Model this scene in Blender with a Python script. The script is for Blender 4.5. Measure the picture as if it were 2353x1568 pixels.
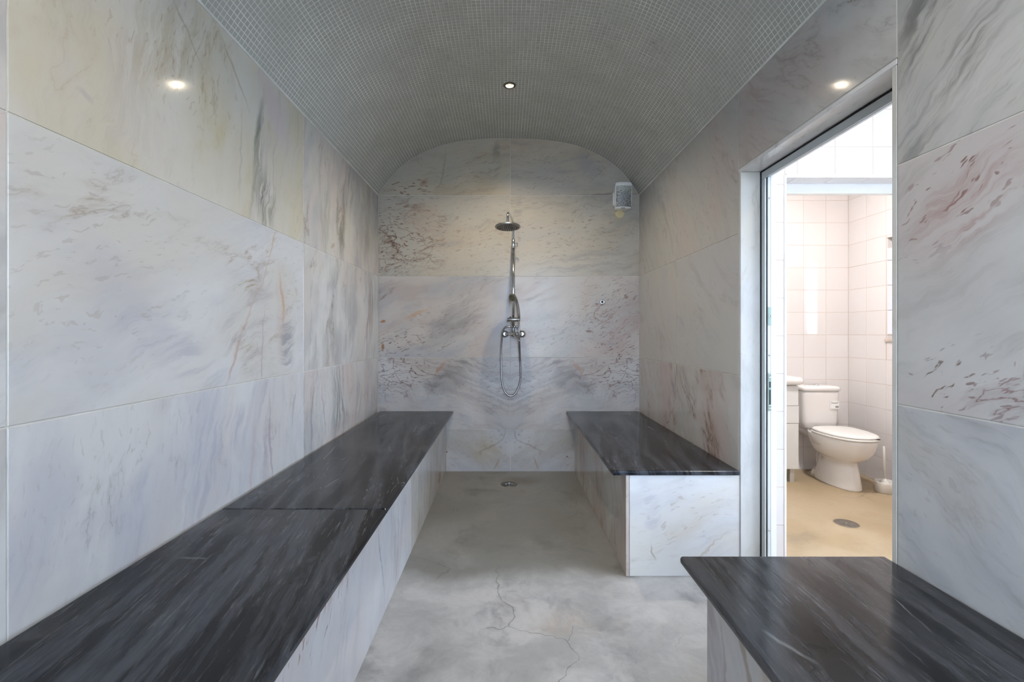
import bpy, bmesh, math, random
import numpy as np
from mathutils import Vector, Matrix

random.seed(7)
for o in list(bpy.data.objects):
    bpy.data.objects.remove(o)
SC = bpy.context.scene
COL = SC.collection

# ------------------------------------------------------------------ camera
CAMZ = 1.0225
cam_d = bpy.data.cameras.new('camera')
cam_d.sensor_fit = 'HORIZONTAL'; cam_d.sensor_width = 36.0; cam_d.lens = 16.0
cam_d.shift_x = 0.00531; cam_d.shift_y = -0.00744
cam_d.clip_start = 0.02; cam_d.clip_end = 200
cam = bpy.data.objects.new('camera', cam_d); COL.objects.link(cam)
cam.location = (0, 0, CAMZ); cam.rotation_euler = (math.pi / 2, 0, 0)
SC.camera = cam

# ------------------------------------------------------------------ world and lights
SKY_STRENGTH = 15.0
w = bpy.data.worlds.new('world'); SC.world = w; w.use_nodes = True
bg = w.node_tree.nodes['Background']
bg.inputs[0].default_value = (0.61, 0.765, 1.0, 1); bg.inputs[1].default_value = SKY_STRENGTH

def portal(name, loc, rot, sx, sy):
    l = bpy.data.lights.new(name, 'AREA'); l.shape = 'RECTANGLE'; l.size = sx; l.size_y = sy
    l.cycles.is_portal = True
    o = bpy.data.objects.new(name, l); COL.objects.link(o); o.location = loc; o.rotation_euler = rot
    return o
portal('added_doorway_daylight', (0.40, -1.06, 1.06), (math.radians(90), 0, 0), 0.98, 2.08)
portal('added_window_daylight', (3.26, 0.60, 1.225), (0, math.radians(90), 0), 1.55, 1.70)
portal('window_daylight', (3.26, 3.40, 1.38), (0, math.radians(90), 0), 0.82, 0.52)

SC.view_settings.view_transform = 'Standard'
SC.view_settings.look = 'None'
SC.view_settings.gamma = 1.0
SC.view_settings.use_curve_mapping = False
SC.view_settings.exposure = 0.22
SC.cycles.use_denoising = True
SC.cycles.use_adaptive_sampling = True
SC.cycles.adaptive_threshold = 0.10
SC.cycles.use_light_tree = False
SC.cycles.adaptive_min_samples = 12
SC.cycles.max_bounces = 6
SC.cycles.diffuse_bounces = 4
SC.cycles.glossy_bounces = 3
SC.cycles.sample_clamp_indirect = 6.0
SC.cycles.caustics_reflective = False
SC.cycles.caustics_refractive = False

# ------------------------------------------------------------------ room measures (metres)
XL, XR = -0.950, 0.982           # side wall planes
YB, YF = 3.369, -1.0             # back wall plane, front wall plane (behind the camera)
XC = 0.5 * (XL + XR)
SPRING, APEX = 2.0455, 2.467
ROWS = [0.2438, 0.8438, 1.4444]
DOOR_Y0, DOOR_Y1, DOOR_Z = 1.160, 1.909, 1.700
BFZ = -0.194                     # wet room floor level
FPX = 1046.0                     # focal length in pixels of the 2353 px frame
VX, VY = 1164.0, 766.5

def bu(x): return (x - VX) * YB / FPX
def bv(y): return CAMZ - (y - VY) * YB / FPX
def lu(x): return -XL * FPX / (VX - x)
def lv(x, y): return CAMZ + (VY - y) * lu(x) / FPX
def ru(x): return XR * FPX / (x - VX)
def rv(x, y): return CAMZ + (VY - y) * ru(x) / FPX

# ------------------------------------------------------------------ node helper
class NB:
    def __init__(s, name):
        s.m = bpy.data.materials.new(name); s.m.use_nodes = True
        s.nt = s.m.node_tree; s.nt.nodes.clear()
        s.out = s.nt.nodes.new('ShaderNodeOutputMaterial')
        s.p = s.nt.nodes.new('ShaderNodeBsdfPrincipled')
        s.nt.links.new(s.p.outputs[0], s.out.inputs[0])
    def put(s, sock, v):
        if isinstance(v, bpy.types.NodeSocket): s.nt.links.new(v, sock)
        elif v is not None:
            if isinstance(v, (tuple, list)) and len(v) == 3 and sock.type == 'RGBA': v = (*v, 1)
            sock.default_value = v
    def set(s, key, v): s.put(s.p.inputs[key], v)
    def n(s, t): return s.nt.nodes.new(t)
    def math(s, op, a, b=None, clamp=False):
        n = s.n('ShaderNodeMath'); n.operation = op; n.use_clamp = clamp
        s.put(n.inputs[0], a)
        if b is not None: s.put(n.inputs[1], b)
        return n.outputs[0]
    def vmath(s, op, a, b=None):
        n = s.n('ShaderNodeVectorMath'); n.operation = op
        s.put(n.inputs[0], a)
        if b is not None: s.put(n.inputs[1], b)
        return n.outputs['Value'] if op in ('LENGTH', 'DOT_PRODUCT') else n.outputs[0]
    def mix(s, f, a, b, blend='MIX'):
        n = s.n('ShaderNodeMix'); n.data_type = 'RGBA'; n.blend_type = blend
        s.put(n.inputs[0], f); s.put(n.inputs[6], a); s.put(n.inputs[7], b)
        return n.outputs[2]
    def rng(s, v, a, b, c=0.0, d=1.0, smooth=True):
        n = s.n('ShaderNodeMapRange'); n.interpolation_type = 'SMOOTHSTEP' if smooth else 'LINEAR'
        s.put(n.inputs[0], v)
        for i, q in enumerate((a, b, c, d)): s.put(n.inputs[i + 1], q)
        return n.outputs[0]
    def noise(s, vec, scale, detail=4.0, rough=0.55, dist=0.0, color=False):
        n = s.n('ShaderNodeTexNoise')
        s.put(n.inputs['Vector'], vec); s.put(n.inputs['Scale'], scale); s.put(n.inputs['Detail'], detail)
        s.put(n.inputs['Roughness'], rough); s.put(n.inputs['Distortion'], dist)
        return n.outputs[1] if color else n.outputs[0]
    def tmap(s, vec, loc=(0, 0, 0), rot=0.0, scale=(1, 1, 1)):
        n = s.n('ShaderNodeMapping'); n.vector_type = 'TEXTURE'
        s.put(n.inputs[0], vec); n.inputs[1].default_value = loc
        n.inputs[2].default_value = (0, 0, rot); n.inputs[3].default_value = scale
        return n.outputs[0]
    def bump(s, h, strength, dist=0.01):
        n = s.n('ShaderNodeBump'); s.put(n.inputs['Height'], h)
        n.inputs['Strength'].default_value = strength; n.inputs['Distance'].default_value = dist
        s.set('Normal', n.outputs[0])

def plain(name, col, rough=0.5, metal=0.0, spec=0.5, var=0.0, vscale=8.0, coat=0.0, bump=0.0):
    b = NB(name)
    if var > 0:
        tc = b.n('ShaderNodeTexCoord').outputs['Object']
        n = b.noise(tc, vscale, 4)
        dark = tuple(c * (1 - var) for c in col); lite = tuple(min(1, c * (1 + var)) for c in col)
        b.set('Base Color', b.mix(b.rng(n, 0.3, 0.7), dark, lite))
        if bump > 0: b.bump(n, bump)
    else:
        b.set('Base Color', col)
    b.set('Roughness', rough); b.set('Metallic', metal); b.set('Specular IOR Level', spec)
    if coat: b.set('Coat Weight', coat)
    return b.m

# marble: u,v of the UV map are metres on the wall, so features sit at real places on each slab
def marble(name, seed, base, c1, c2, theta=10, streak=0.35, streak_col=(0.33, 0.31, 0.29), crack=0.25,
           crack_col=(0.20, 0.14, 0.10), speck=0.22, speck_col=(0.20, 0.14, 0.11), cloud=0.9, rough=0.09, spec=0.38, feats=(), fine=1.0, mirror=None):
    b = NB(name)
    uv = b.n('ShaderNodeUVMap').outputs[0]
    if mirror is not None:      # book-matched pair: same figure mirrored about u = mirror
        sx = b.n('ShaderNodeSeparateXYZ'); b.put(sx.inputs[0], uv)
        cx = b.n('ShaderNodeCombineXYZ')
        b.put(cx.inputs[0], b.math('ABSOLUTE', b.math('SUBTRACT', sx.outputs[0], mirror))); b.put(cx.inputs[1], sx.outputs[1])
        pat = cx.outputs[0]
    else:
        pat = uv
    P = b.vmath('ADD', pat, (seed * 3.17, seed * 1.31, seed * 0.77))
    wv = b.vmath('SCALE', b.vmath('SUBTRACT', b.noise(P, 2.2, 2, 0.6, color=True), (0.5, 0.5, 0.5)))
    wv.node.inputs['Scale'].default_value = 0.20
    wf = b.vmath('SCALE', b.vmath('SUBTRACT', b.noise(P, 16.0, 2, 0.65, color=True), (0.5, 0.5, 0.5)))
    wf.node.inputs['Scale'].default_value = 0.035
    wsum = b.vmath('ADD', wv, wf)
    Pw = b.vmath('ADD', P, wsum)
    flat = b.vmath('MULTIPLY', b.vmath('ADD', uv, b.vmath('ADD', b.vmath('SCALE', wv), wf)), (1, 1, 0))
    flat.node.inputs[0].links[0].from_node.inputs[1].links[0].from_node.inputs[0].links[0].from_node.inputs['Scale'].default_value = 0.5
    th = math.radians(theta)
    # soft clouds, drawn out along the grain
    cA = b.rng(b.noise(b.tmap(Pw, rot=th, scale=(1.0, 0.45, 1)), 2.0, 4, 0.6), 0.40, 0.64)
    cB = b.rng(b.noise(b.tmap(Pw, loc=(5, 3, 0), rot=th, scale=(0.9, 0.5, 1)), 1.6, 3, 0.55), 0.42, 0.66)
    col = b.mix(b.math('MULTIPLY', cA, cloud), base, c1)
    col = b.mix(b.math('MULTIPLY', cB, cloud), col, c2)
    # fine grain streaks
    S1 = b.noise(b.tmap(Pw, rot=th, scale=(0.30, 0.035, 1)), 1.0, 5, 0.62)
    S = b.math('MULTIPLY', b.rng(S1, 0.47, 0.68), b.rng(cA, 0.0, 1.0, 0.25, 1.0))
    col = b.mix(b.math('MULTIPLY', S, streak), col, streak_col)
    # broken veins: wispy dark cores with a soft halo
    r0 = b.noise(b.tmap(b.vmath('ADD', P, wv), rot=th, scale=(0.62 / fine, 0.21 / fine, 1)), 1.0, 6, 0.60)
    rd = b.math('ABSOLUTE', b.math('SUBTRACT', r0, 0.5))
    R = b.math('MAXIMUM', b.rng(rd, 0.0, 0.010, 1.0, 0.0), b.rng(rd, 0.0, 0.045, 0.35, 0.0))
    m5 = b.noise(P, 4.5, 3, 0.6)
    Rm = b.math('MULTIPLY', R, b.rng(m5, 0.42, 0.62))
    R2 = b.math('MULTIPLY', Rm, b.rng(cB, 0.05, 0.5))
    if any(f[0] == 'web' for f in feats):
        v2 = b.n('ShaderNodeTexVoronoi'); v2.feature = 'DISTANCE_TO_EDGE'
        b.put(v2.inputs['Vector'], b.tmap(b.vmath('ADD', Pw, wf), rot=th, scale=(0.115, 0.060, 1))); v2.inputs['Scale'].default_value = 1.0
        Rf = b.math('MULTIPLY', b.rng(v2.outputs['Distance'], 0.0, 0.040, 1.0, 0.0), b.rng(m5, 0.42, 0.58, 0.0, 1.0))
    if crack > 0: col = b.mix(b.math('MULTIPLY', R2, crack), col, crack_col)
    # dash specks
    k0 = b.noise(b.tmap(Pw, rot=th, scale=(0.042, 0.012, 1)), 1.0, 2, 0.5)
    K = b.rng(k0, 0.60, 0.67)
    if speck > 0:
        col = b.mix(b.math('MULTIPLY', b.math('MULTIPLY', K, b.rng(b.noise(P, 1.2, 3), 0.46, 0.66)), speck), col, speck_col)
    for f in feats:
        mode, u0, v0, a, bb, rot, fc, st = f
        d = b.vmath('LENGTH', b.tmap(flat, loc=(u0, v0, 0), rot=math.radians(rot), scale=(a, bb, 1)))
        msk = b.rng(d, 1.0, 0.25)
        if mode == 'streak': msk = b.math('MULTIPLY', msk, b.rng(S1, 0.38, 0.62))
        elif mode == 'crack': msk = b.math('MULTIPLY', msk, Rm)
        elif mode == 'web': msk = b.math('MULTIPLY', msk, Rf)
        elif mode == 'speck': msk = b.math('MULTIPLY', msk, K)
        elif mode == 'cloud': msk = b.math('MULTIPLY', msk, b.rng(cA, 0.0, 1.0, 0.35, 1.0))
        col = b.mix(b.math('MULTIPLY', msk, st), col, fc)
    b.set('Base Color', col)
    b.set('Roughness', b.rng(S1, 0.3, 0.7, rough * 0.85, rough * 1.25)); b.set('Specular IOR Level', spec)
    return b.m

def dark_marble(name, seed, theta, base=(0.008, 0.009, 0.012), lite=(0.048, 0.053, 0.064), white=0.35, rough=0.17, spec=0.20):
    b = NB(name)
    uv = b.n('ShaderNodeUVMap').outputs[0]
    P = b.vmath('ADD', uv, (seed * 2.3, seed * 1.7, seed))
    wv = b.vmath('SCALE', b.vmath('SUBTRACT', b.noise(P, 4.0, 4, 0.6, color=True), (0.5, 0.5, 0.5)))
    wv.node.inputs['Scale'].default_value = 0.05
    Pw = b.vmath('ADD', P, wv)
    th = math.radians(theta)
    s1 = b.noise(b.tmap(Pw, rot=th, scale=(0.55, 0.055, 1)), 1.0, 7, 0.62)
    s2 = b.noise(b.tmap(P, rot=th, scale=(0.075, 0.006, 1)), 1.0, 5, 0.65)
    cl = b.noise(Pw, 2.6, 5, 0.6)
    col = b.mix(b.rng(s1, 0.40, 0.62), base, lite)
    col = b.mix(b.math('MULTIPLY', b.rng(s2, 0.52, 0.80), b.rng(cl, 0.35, 0.65, 0.2, 1.0)), col, (0.13, 0.14, 0.158))
    col = b.mix(b.math('MULTIPLY', b.rng(cl, 0.55, 0.75), 0.6), col, (0.085, 0.089, 0.097))
    vo = b.n('ShaderNodeTexVoronoi'); vo.feature = 'DISTANCE_TO_EDGE'
    b.put(vo.inputs['Vector'], b.tmap(Pw, rot=th, scale=(0.75, 0.20, 1))); vo.inputs['Scale'].default_value = 1.0
    R = b.rng(vo.outputs['Distance'], 0.0, 0.010, 1.0, 0.0)
    R = b.math('MULTIPLY', R, b.rng(b.noise(P, 3.1, 3), 0.56, 0.68))
    col = b.mix(b.math('MULTIPLY', R, white), col, (0.42, 0.44, 0.46))
    b.set('Base Color', col); b.set('Roughness', b.rng(cl, 0.3, 0.7, rough * 0.85, rough * 1.3)); b.set('Specular IOR Level', spec)
    return b.m

# ------------------------------------------------------------------ mesh helpers
def tagd(o, label=None, cat=None, kind=None, group=None):
    if label: o['label'] = label
    if cat: o['category'] = cat
    if kind: o['kind'] = kind
    if group: o['group'] = group
    return o

def link(name, bm, mat, parent=None, loc=(0, 0, 0), smooth=False):
    """bm is in world coordinates; loc becomes the object's origin"""
    me = bpy.data.meshes.new(name)
    bmesh.ops.translate(bm, verts=bm.verts, vec=-Vector(loc))
    bmesh.ops.recalc_face_normals(bm, faces=bm.faces)
    bm.to_mesh(me); bm.free()
    if mat: me.materials.append(mat)
    if smooth:
        me.polygons.foreach_set('use_smooth', [True] * len(me.polygons))
    o = bpy.data.objects.new(name, me); COL.objects.link(o)
    if parent is not None:
        o.parent = parent
        o.location = Vector(loc) - WORLD.get(parent.name, Vector((0, 0, 0)))
    else:
        o.location = loc
    WORLD[o.name] = Vector(loc)
    return o
WORLD = {}

def empty(name, loc, label, cat, group=None):
    o = bpy.data.objects.new(name, None); COL.objects.link(o); o.location = loc
    o.empty_display_size = 0.1
    WORLD[o.name] = Vector(loc)
    return tagd(o, label, cat, None, group)

def add_box(bm, x0, x1, y0, y1, z0, z1, bevel=0.0, seg=2):
    r = bmesh.ops.create_cube(bm, size=1.0)
    vs = r['verts']
    bmesh.ops.scale(bm, verts=vs, vec=(x1 - x0, y1 - y0, z1 - z0))
    bmesh.ops.translate(bm, verts=vs, vec=((x0 + x1) / 2, (y0 + y1) / 2, (z0 + z1) / 2))
    if bevel > 0:
        es = list({e for v in vs for e in v.link_edges})
        bmesh.ops.bevel(bm, geom=es, offset=bevel, segments=seg, affect='EDGES', profile=0.5)
    return bm

def box(x0, x1, y0, y1, z0, z1, bevel=0.0, seg=2):
    return add_box(bmesh.new(), x0, x1, y0, y1, z0, z1, bevel, seg)

def add_loft(bm, rings, cap0=True, cap1=True, close=True):
    prev = None; first = None
    for r in rings:
        vs = [bm.verts.new(p) for p in r]
        if prev:
            n = len(vs); m = n if close else n - 1
            for i in range(m):
                j = (i + 1) % n
                bm.faces.new((prev[i], prev[j], vs[j], vs[i]))
        else:
            first = vs
        prev = vs
    if cap0: bm.faces.new(list(reversed(first)))
    if cap1: bm.faces.new(prev)
    return bm

def loft(rings, cap0=True, cap1=True):
    return add_loft(bmesh.new(), rings, cap0, cap1)

def frame_of(d):
    d = Vector(d).normalized()
    a = Vector((0, 0, 1)) if abs(d.z) < 0.9 else Vector((1, 0, 0))
    x = a.cross(d).normalized(); y = d.cross(x)
    return x, y, d

def add_lathe(bm, prof, origin, axis, n=32, cap0=True, cap1=True):
    x, y, d = frame_of(axis); o = Vector(origin)
    rings = [[o + d * h + (x * math.cos(2 * math.pi * i / n) + y * math.sin(2 * math.pi * i / n)) * max(r, 1e-5) for i in range(n)] for r, h in prof]
    return add_loft(bm, rings, cap0, cap1)

def lathe(prof, origin, axis, n=32, cap0=True, cap1=True):
    return add_lathe(bmesh.new(), prof, origin, axis, n, cap0, cap1)

def smooth_path(pts, sub=8):
    pts = [Vector(p) for p in pts]; out = []
    for i in range(len(pts) - 1):
        p0 = pts[max(i - 1, 0)]; p1 = pts[i]; p2 = pts[i + 1]; p3 = pts[min(i + 2, len(pts) - 1)]
        for k in range(sub):
            t = k / sub
            out.append(0.5 * ((2 * p1) + (p2 - p0) * t + (2 * p0 - 5 * p1 + 4 * p2 - p3) * t * t + (3 * p1 - p0 - 3 * p2 + p3) * t ** 3))
    out.append(pts[-1]); return out

def add_tube(bm, path, r, n=12):
    path = [Vector(p) for p in path]
    rs = r if isinstance(r, (list, tuple)) else [r] * len(path)
    t = (path[1] - path[0]).normalized()
    x = frame_of(t)[0]; rings = []
    for i, p in enumerate(path):
        if i == 0: t = (path[1] - p).normalized()
        elif i == len(path) - 1: t = (p - path[-2]).normalized()
        else: t = (path[i + 1] - path[i - 1]).normalized()
        x = (x - t * x.dot(t)).normalized(); y = t.cross(x)
        rings.append([p + (x * math.cos(2 * math.pi * k / n) + y * math.sin(2 * math.pi * k / n)) * rs[i] for k in range(n)])
    return add_loft(bm, rings)

def tube(path, r, n=12):
    return add_tube(bmesh.new(), path, r, n)

FR_LEFT = lambda u, v, n: (XL + n, u, v)
FR_RIGHT = lambda u, v, n: (XR - n, u, v)
FR_BACK = lambda u, v, n: (u, YB - n, v)
def fr_x(x, s): return lambda u, v, n: (x + s * n, u, v)      # plane x = const, proud towards s
def fr_y(y, s): return lambda u, v, n: (u, y + s * n, v)
def fr_z(z, s): return lambda u, v, n: (u, v, z + s * n)

def rect(u0, u1, v0, v1): return [(u0, v0), (u1, v0), (u1, v1), (u0, v1)]

def offset_poly(poly, d):
    c = len(poly); out = []
    area = sum(poly[i][0] * poly[(i + 1) % c][1] - poly[(i + 1) % c][0] * poly[i][1] for i in range(c))
    s = 1 if area > 0 else -1
    for i in range(c):
        p0 = Vector(poly[i - 1]); p1 = Vector(poly[i]); p2 = Vector(poly[(i + 1) % c])
        e1 = (p1 - p0).normalized(); e2 = (p2 - p1).normalized()
        n1 = Vector((-e1.y, e1.x)) * s; n2 = Vector((-e2.y, e2.x)) * s
        k = 1 + n1.dot(n2)
        m = (n1 + n2) / max(k, 0.3)
        out.append((p1 + m * d)[:])
    return out

def piece(name, fr, poly, mat, parent, t=0.012, gap=0.003, ch=0.0008, uvo=(0, 0), proud=0.0):
    """a flat slab of stone or tile with chamfered edges, its face on the plane of fr"""
    p0 = offset_poly(poly, gap / 2); p1 = offset_poly(p0, ch)
    bm = bmesh.new()
    rings = [[Vector(fr(u, v, proud - t)) for u, v in p0], [Vector(fr(u, v, proud - ch)) for u, v in p0], [Vector(fr(u, v, proud)) for u, v in p1]]
    uvs = [p0, p0, p1]
    add_loft(bm, rings)
    bm.verts.ensure_lookup_table()
    lay = bm.loops.layers.uv.new('UVMap'); flatuv = [q for r in uvs for q in r]
    bm.verts.index_update()
    for f in bm.faces:
        for l in f.loops:
            q = flatuv[l.vert.index]; l[lay].uv = (q[0] + uvo[0], q[1] + uvo[1])
    cu = sum(p[0] for p in poly) / len(poly); cv = sum(p[1] for p in poly) / len(poly)
    return link(name, bm, mat, parent, fr(cu, cv, proud - t / 2))

# ------------------------------------------------------------------ shared materials
M = {}
M['grout'] = plain('pale_grout', (0.60, 0.58, 0.53), 0.8, var=0.08, vscale=20)
M['dark_joint'] = plain('dirty_joint', (0.10, 0.085, 0.065), 0.9)
M['core'] = plain('masonry', (0.45, 0.44, 0.42), 0.9, var=0.1)
M['chrome'] = plain('chrome', (0.62, 0.63, 0.64), 0.14, 1.0)
M['steel'] = plain('dull_steel', (0.38, 0.37, 0.35), 0.32, 1.0, var=0.15, vscale=60)
M['bronze'] = plain('dark_bronzed_steel', (0.16, 0.145, 0.12), 0.4, 0.8)
M['black'] = plain('black_rubber', (0.012, 0.012, 0.014), 0.5)
M['alu'] = plain('grey_aluminium', (0.52, 0.55, 0.55), 0.35, 0.1)
M['alu_lite'] = plain('pale_aluminium', (0.70, 0.73, 0.73), 0.35, 0.1)
M['zinc'] = plain('zinc_plated', (0.42, 0.55, 0.50), 0.3, 0.8)
M['ceramic'] = plain('white_ceramic', (0.83, 0.80, 0.78), 0.07, coat=0.4)
M['plastic_white'] = plain('white_plastic', (0.80, 0.78, 0.75), 0.3)
M['lacquer'] = plain('white_lacquer', (0.78, 0.78, 0.77), 0.25)
M['white_paint'] = plain('white_paint', (0.86, 0.86, 0.85), 0.35)
M['tile_grout'] = plain('tile_grout', (0.62, 0.52, 0.46), 0.8)
M['olive'] = plain('limescaled_plastic', (0.23, 0.205, 0.13), 0.45, var=0.25, vscale=70)
M['face_olive'] = plain('limescaled_face', (0.15, 0.13, 0.075), 0.5, var=0.3, vscale=90)
M['cream'] = plain('cream_plastic', (0.56, 0.46, 0.25), 0.5)

def glazed_tile():
    b = NB('glazed_tile')
    tc = b.n('ShaderNodeTexCoord').outputs['Object']
    oi = b.n('ShaderNodeObjectInfo').outputs['Random']
    b.set('Base Color', b.mix(oi, (0.73, 0.695, 0.685), (0.77, 0.735, 0.725)))
    b.set('Roughness', 0.06); b.set('Specular IOR Level', 0.5)
    b.bump(b.noise(tc, 14.0, 2, 0.5), 0.06, 0.01)
    return b.m
M['tile'] = glazed_tile()

def mosaic():
    b = NB('mosaic_glass')
    g = b.n('ShaderNodeNewGeometry'); oi = b.n('ShaderNodeObjectInfo').outputs['Random']
    r = b.math('FRACT', b.math('ADD', g.outputs['Random Per Island'], oi))
    big = b.noise(g.outputs['Position'], 3.0, 3)
    c = b.mix(r, (0.385, 0.387, 0.333), (0.43, 0.43, 0.378))
    c = b.mix(b.rng(big, 0.35, 0.65, 0, 0.35), c, (0.41, 0.40, 0.375))
    b.set('Base Color', c); b.set('Roughness', 0.24)
    return b.m
M['mosaic'] = mosaic()
M['mosaic_grout'] = plain('mosaic_grout', (0.64, 0.63, 0.58), 0.85, var=0.15, vscale=5)

def concrete(name, base, pale, dark, warm, seed, back_y=None):
    b = NB(name)
    tc = b.n('ShaderNodeNewGeometry').outputs['Position']
    P = b.vmath('ADD', tc, (seed, seed * 2, 0))
    wv = b.vmath('SCALE', b.vmath('SUBTRACT', b.noise(P, 3.0, 4, 0.6, color=True), (0.5, 0.5, 0.5)))
    wv.node.inputs['Scale'].default_value = 0.25
    Pw = b.vmath('ADD', P, wv)
    n1 = b.noise(Pw, 1.9, 6, 0.62); n2 = b.noise(b.vmath('ADD', Pw, (7, 3, 0)), 2.6, 6, 0.65)
    n3 = b.noise(b.vmath('ADD', Pw, (2, 9, 0)), 1.3, 5, 0.6); n4 = b.noise(Pw, 28, 5, 0.7)
    c = b.mix(b.rng(n1, 0.40, 0.58), base, pale)
    c = b.mix(b.rng(n2, 0.52, 0.70, 0, 0.7), c, dark)
    c = b.mix(b.rng(n3, 0.54, 0.70, 0, 0.55), c, warm)
    c = b.mix(b.rng(n4, 0.35, 0.75, 0, 0.16), c, dark)
    # hairline cracks
    vo = b.n('ShaderNodeTexVoronoi'); vo.feature = 'DISTANCE_TO_EDGE'
    b.put(vo.inputs['Vector'], b.vmath('MULTIPLY', Pw, (1, 1, 0))); vo.inputs['Scale'].default_value = 2.3
    R = b.rng(vo.outputs['Distance'], 0.0, 0.007, 1.0, 0.0)
    R = b.math('MULTIPLY', R, b.rng(b.noise(P, 1.7, 2), 0.54, 0.62))
    c = b.mix(b.math('MULTIPLY', R, 0.55), c, (0.05, 0.05, 0.05))
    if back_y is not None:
        # dimmer light past the bench corner, painted brownish into the floor, ragged edge
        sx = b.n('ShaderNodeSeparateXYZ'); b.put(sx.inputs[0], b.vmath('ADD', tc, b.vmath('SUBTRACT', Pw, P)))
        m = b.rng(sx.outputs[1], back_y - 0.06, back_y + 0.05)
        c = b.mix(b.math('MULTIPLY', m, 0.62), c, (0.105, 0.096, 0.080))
        rust = b.vmath('LENGTH', b.tmap(b.vmath('MULTIPLY', b.vmath('ADD', tc, b.vmath('SUBTRACT', Pw, P)), (1, 1, 0)), loc=(0.10, 3.17, 0), scale=(0.16, 0.12, 1)))
        c = b.mix(b.rng(rust, 1.0, 0.2, 0, 0.55), c, (0.10, 0.065, 0.035))
    b.set('Base Color', c); b.set('Roughness', b.rng(n1, 0.3, 0.7, 0.36, 0.52)); b.set('Specular IOR Level', 0.35)
    b.bump(b.noise(Pw, 9, 5, 0.65), 0.05, 0.02)
    return b.m
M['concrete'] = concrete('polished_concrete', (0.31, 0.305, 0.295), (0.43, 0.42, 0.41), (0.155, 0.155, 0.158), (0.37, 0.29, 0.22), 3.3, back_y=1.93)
M['screed'] = concrete('beige_screed', (0.41, 0.31, 0.19), (0.46, 0.36, 0.24), (0.30, 0.235, 0.16), (0.44, 0.31, 0.17), 9.1)

# ------------------------------------------------------------------ vault profile
PX = np.array([0, .161, .306, .448, .5475, .638, .7246, .805, .863, .924, .966])
PD = np.array([0, .0026, .0145, .037, .066, .108, .1556, .2158, .2754, .3527, .4215])
def _hermite(xs, ys):
    m = np.gradient(ys, xs); m[0] = 0
    X, Y = [], []
    for i in range(len(xs) - 1):
        h = xs[i + 1] - xs[i]
        for k in range(24):
            t = k / 24
            X.append(xs[i] + t * h)
            Y.append((2*t**3-3*t*t+1)*ys[i] + (t**3-2*t*t+t)*h*m[i] + (-2*t**3+3*t*t)*ys[i+1] + (t**3-t*t)*h*m[i+1])
    X.append(xs[-1]); Y.append(ys[-1]); return np.array(X), np.array(Y)
HX, HD = _hermite(PX, PD)
half_s = np.concatenate([[0], np.cumsum(np.hypot(np.diff(HX), np.diff(HD)))])
ARC = half_s[-1]
def vault(s):
    """arc length from the crown (signed) -> x, z, inward normal"""
    a = abs(s); sg = 1 if s >= 0 else -1
    x = np.interp(a, half_s, HX); d = np.interp(a, half_s, HD)
    e = 0.004
    x2 = np.interp(min(a + e, ARC), half_s, HX); d2 = np.interp(min(a + e, ARC), half_s, HD)
    x1 = np.interp(max(a - e, 0), half_s, HX); d1 = np.interp(max(a - e, 0), half_s, HD)
    tx, tz = (x2 - x1), -(d2 - d1)
    L = math.hypot(tx, tz); tx /= L; tz /= L
    return XC + sg * x, APEX - d, (sg * tx, tz), (sg * tz, -tx)   # point, tangent (outwards), inward normal

# ================================================================== STRUCTURE
# floor -------------------------------------------------------------
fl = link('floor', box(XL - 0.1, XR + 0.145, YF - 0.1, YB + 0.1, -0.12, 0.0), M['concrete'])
tagd(fl, 'grey blotchy polished concrete floor of the marble steam room', 'floor', 'structure')

# left wall ---------------------------------------------------------
WL = link('wall_left', box(XL - 0.13, XL - 0.0016, YF - 0.1, YB + 0.1, -0.12, SPRING + 0.03), M['grout'])
tagd(WL, 'left wall clad in large pale marble slabs with thin light joints', 'wall', 'structure')
W0 = (0.60, 0.585, 0.555)
PINK = (0.58, 0.50, 0.46); YEL = (0.56, 0.51, 0.385); GRY = (0.43, 0.425, 0.42)
GV = (0.19, 0.20, 0.175); BR = (0.30, 0.21, 0.12); ORG = (0.50, 0.28, 0.11); MAU = (0.40, 0.33, 0.34)
LCOL = [YB, 2.128, 0.866, -0.396, YF]
left_rows = [(ROWS[2], SPRING), (ROWS[1], ROWS[2]), (ROWS[0], ROWS[1]), (0.0, ROWS[0])]
LM = {}
LM[(0, 0)] = marble('marble_left_far_top', 11, (0.59, 0.56, 0.50), PINK, GRY, 86, 0.5, crack=0.5, feats=[
    ('streak', 2.62, 1.66, 0.34, 0.085, 88, GV, 0.85), ('streak', 2.72, 1.86, 0.20, 0.16, 80, (0.28, 0.29, 0.28), 0.55),
    ('cloud', 3.1, 1.8, 0.45, 0.26, 90, (0.36, 0.34, 0.31), 0.8), ('streak', 2.40, 1.62, 0.3, 0.10, 86, (0.40, 0.36, 0.31), 0.7), ('crack', 2.45, 1.7, 0.5, 0.4, 60, BR, 0.8),
    ('flat', 2.50, 1.50, 0.05, 0.02, 30, BR, 0.45)])
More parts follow.
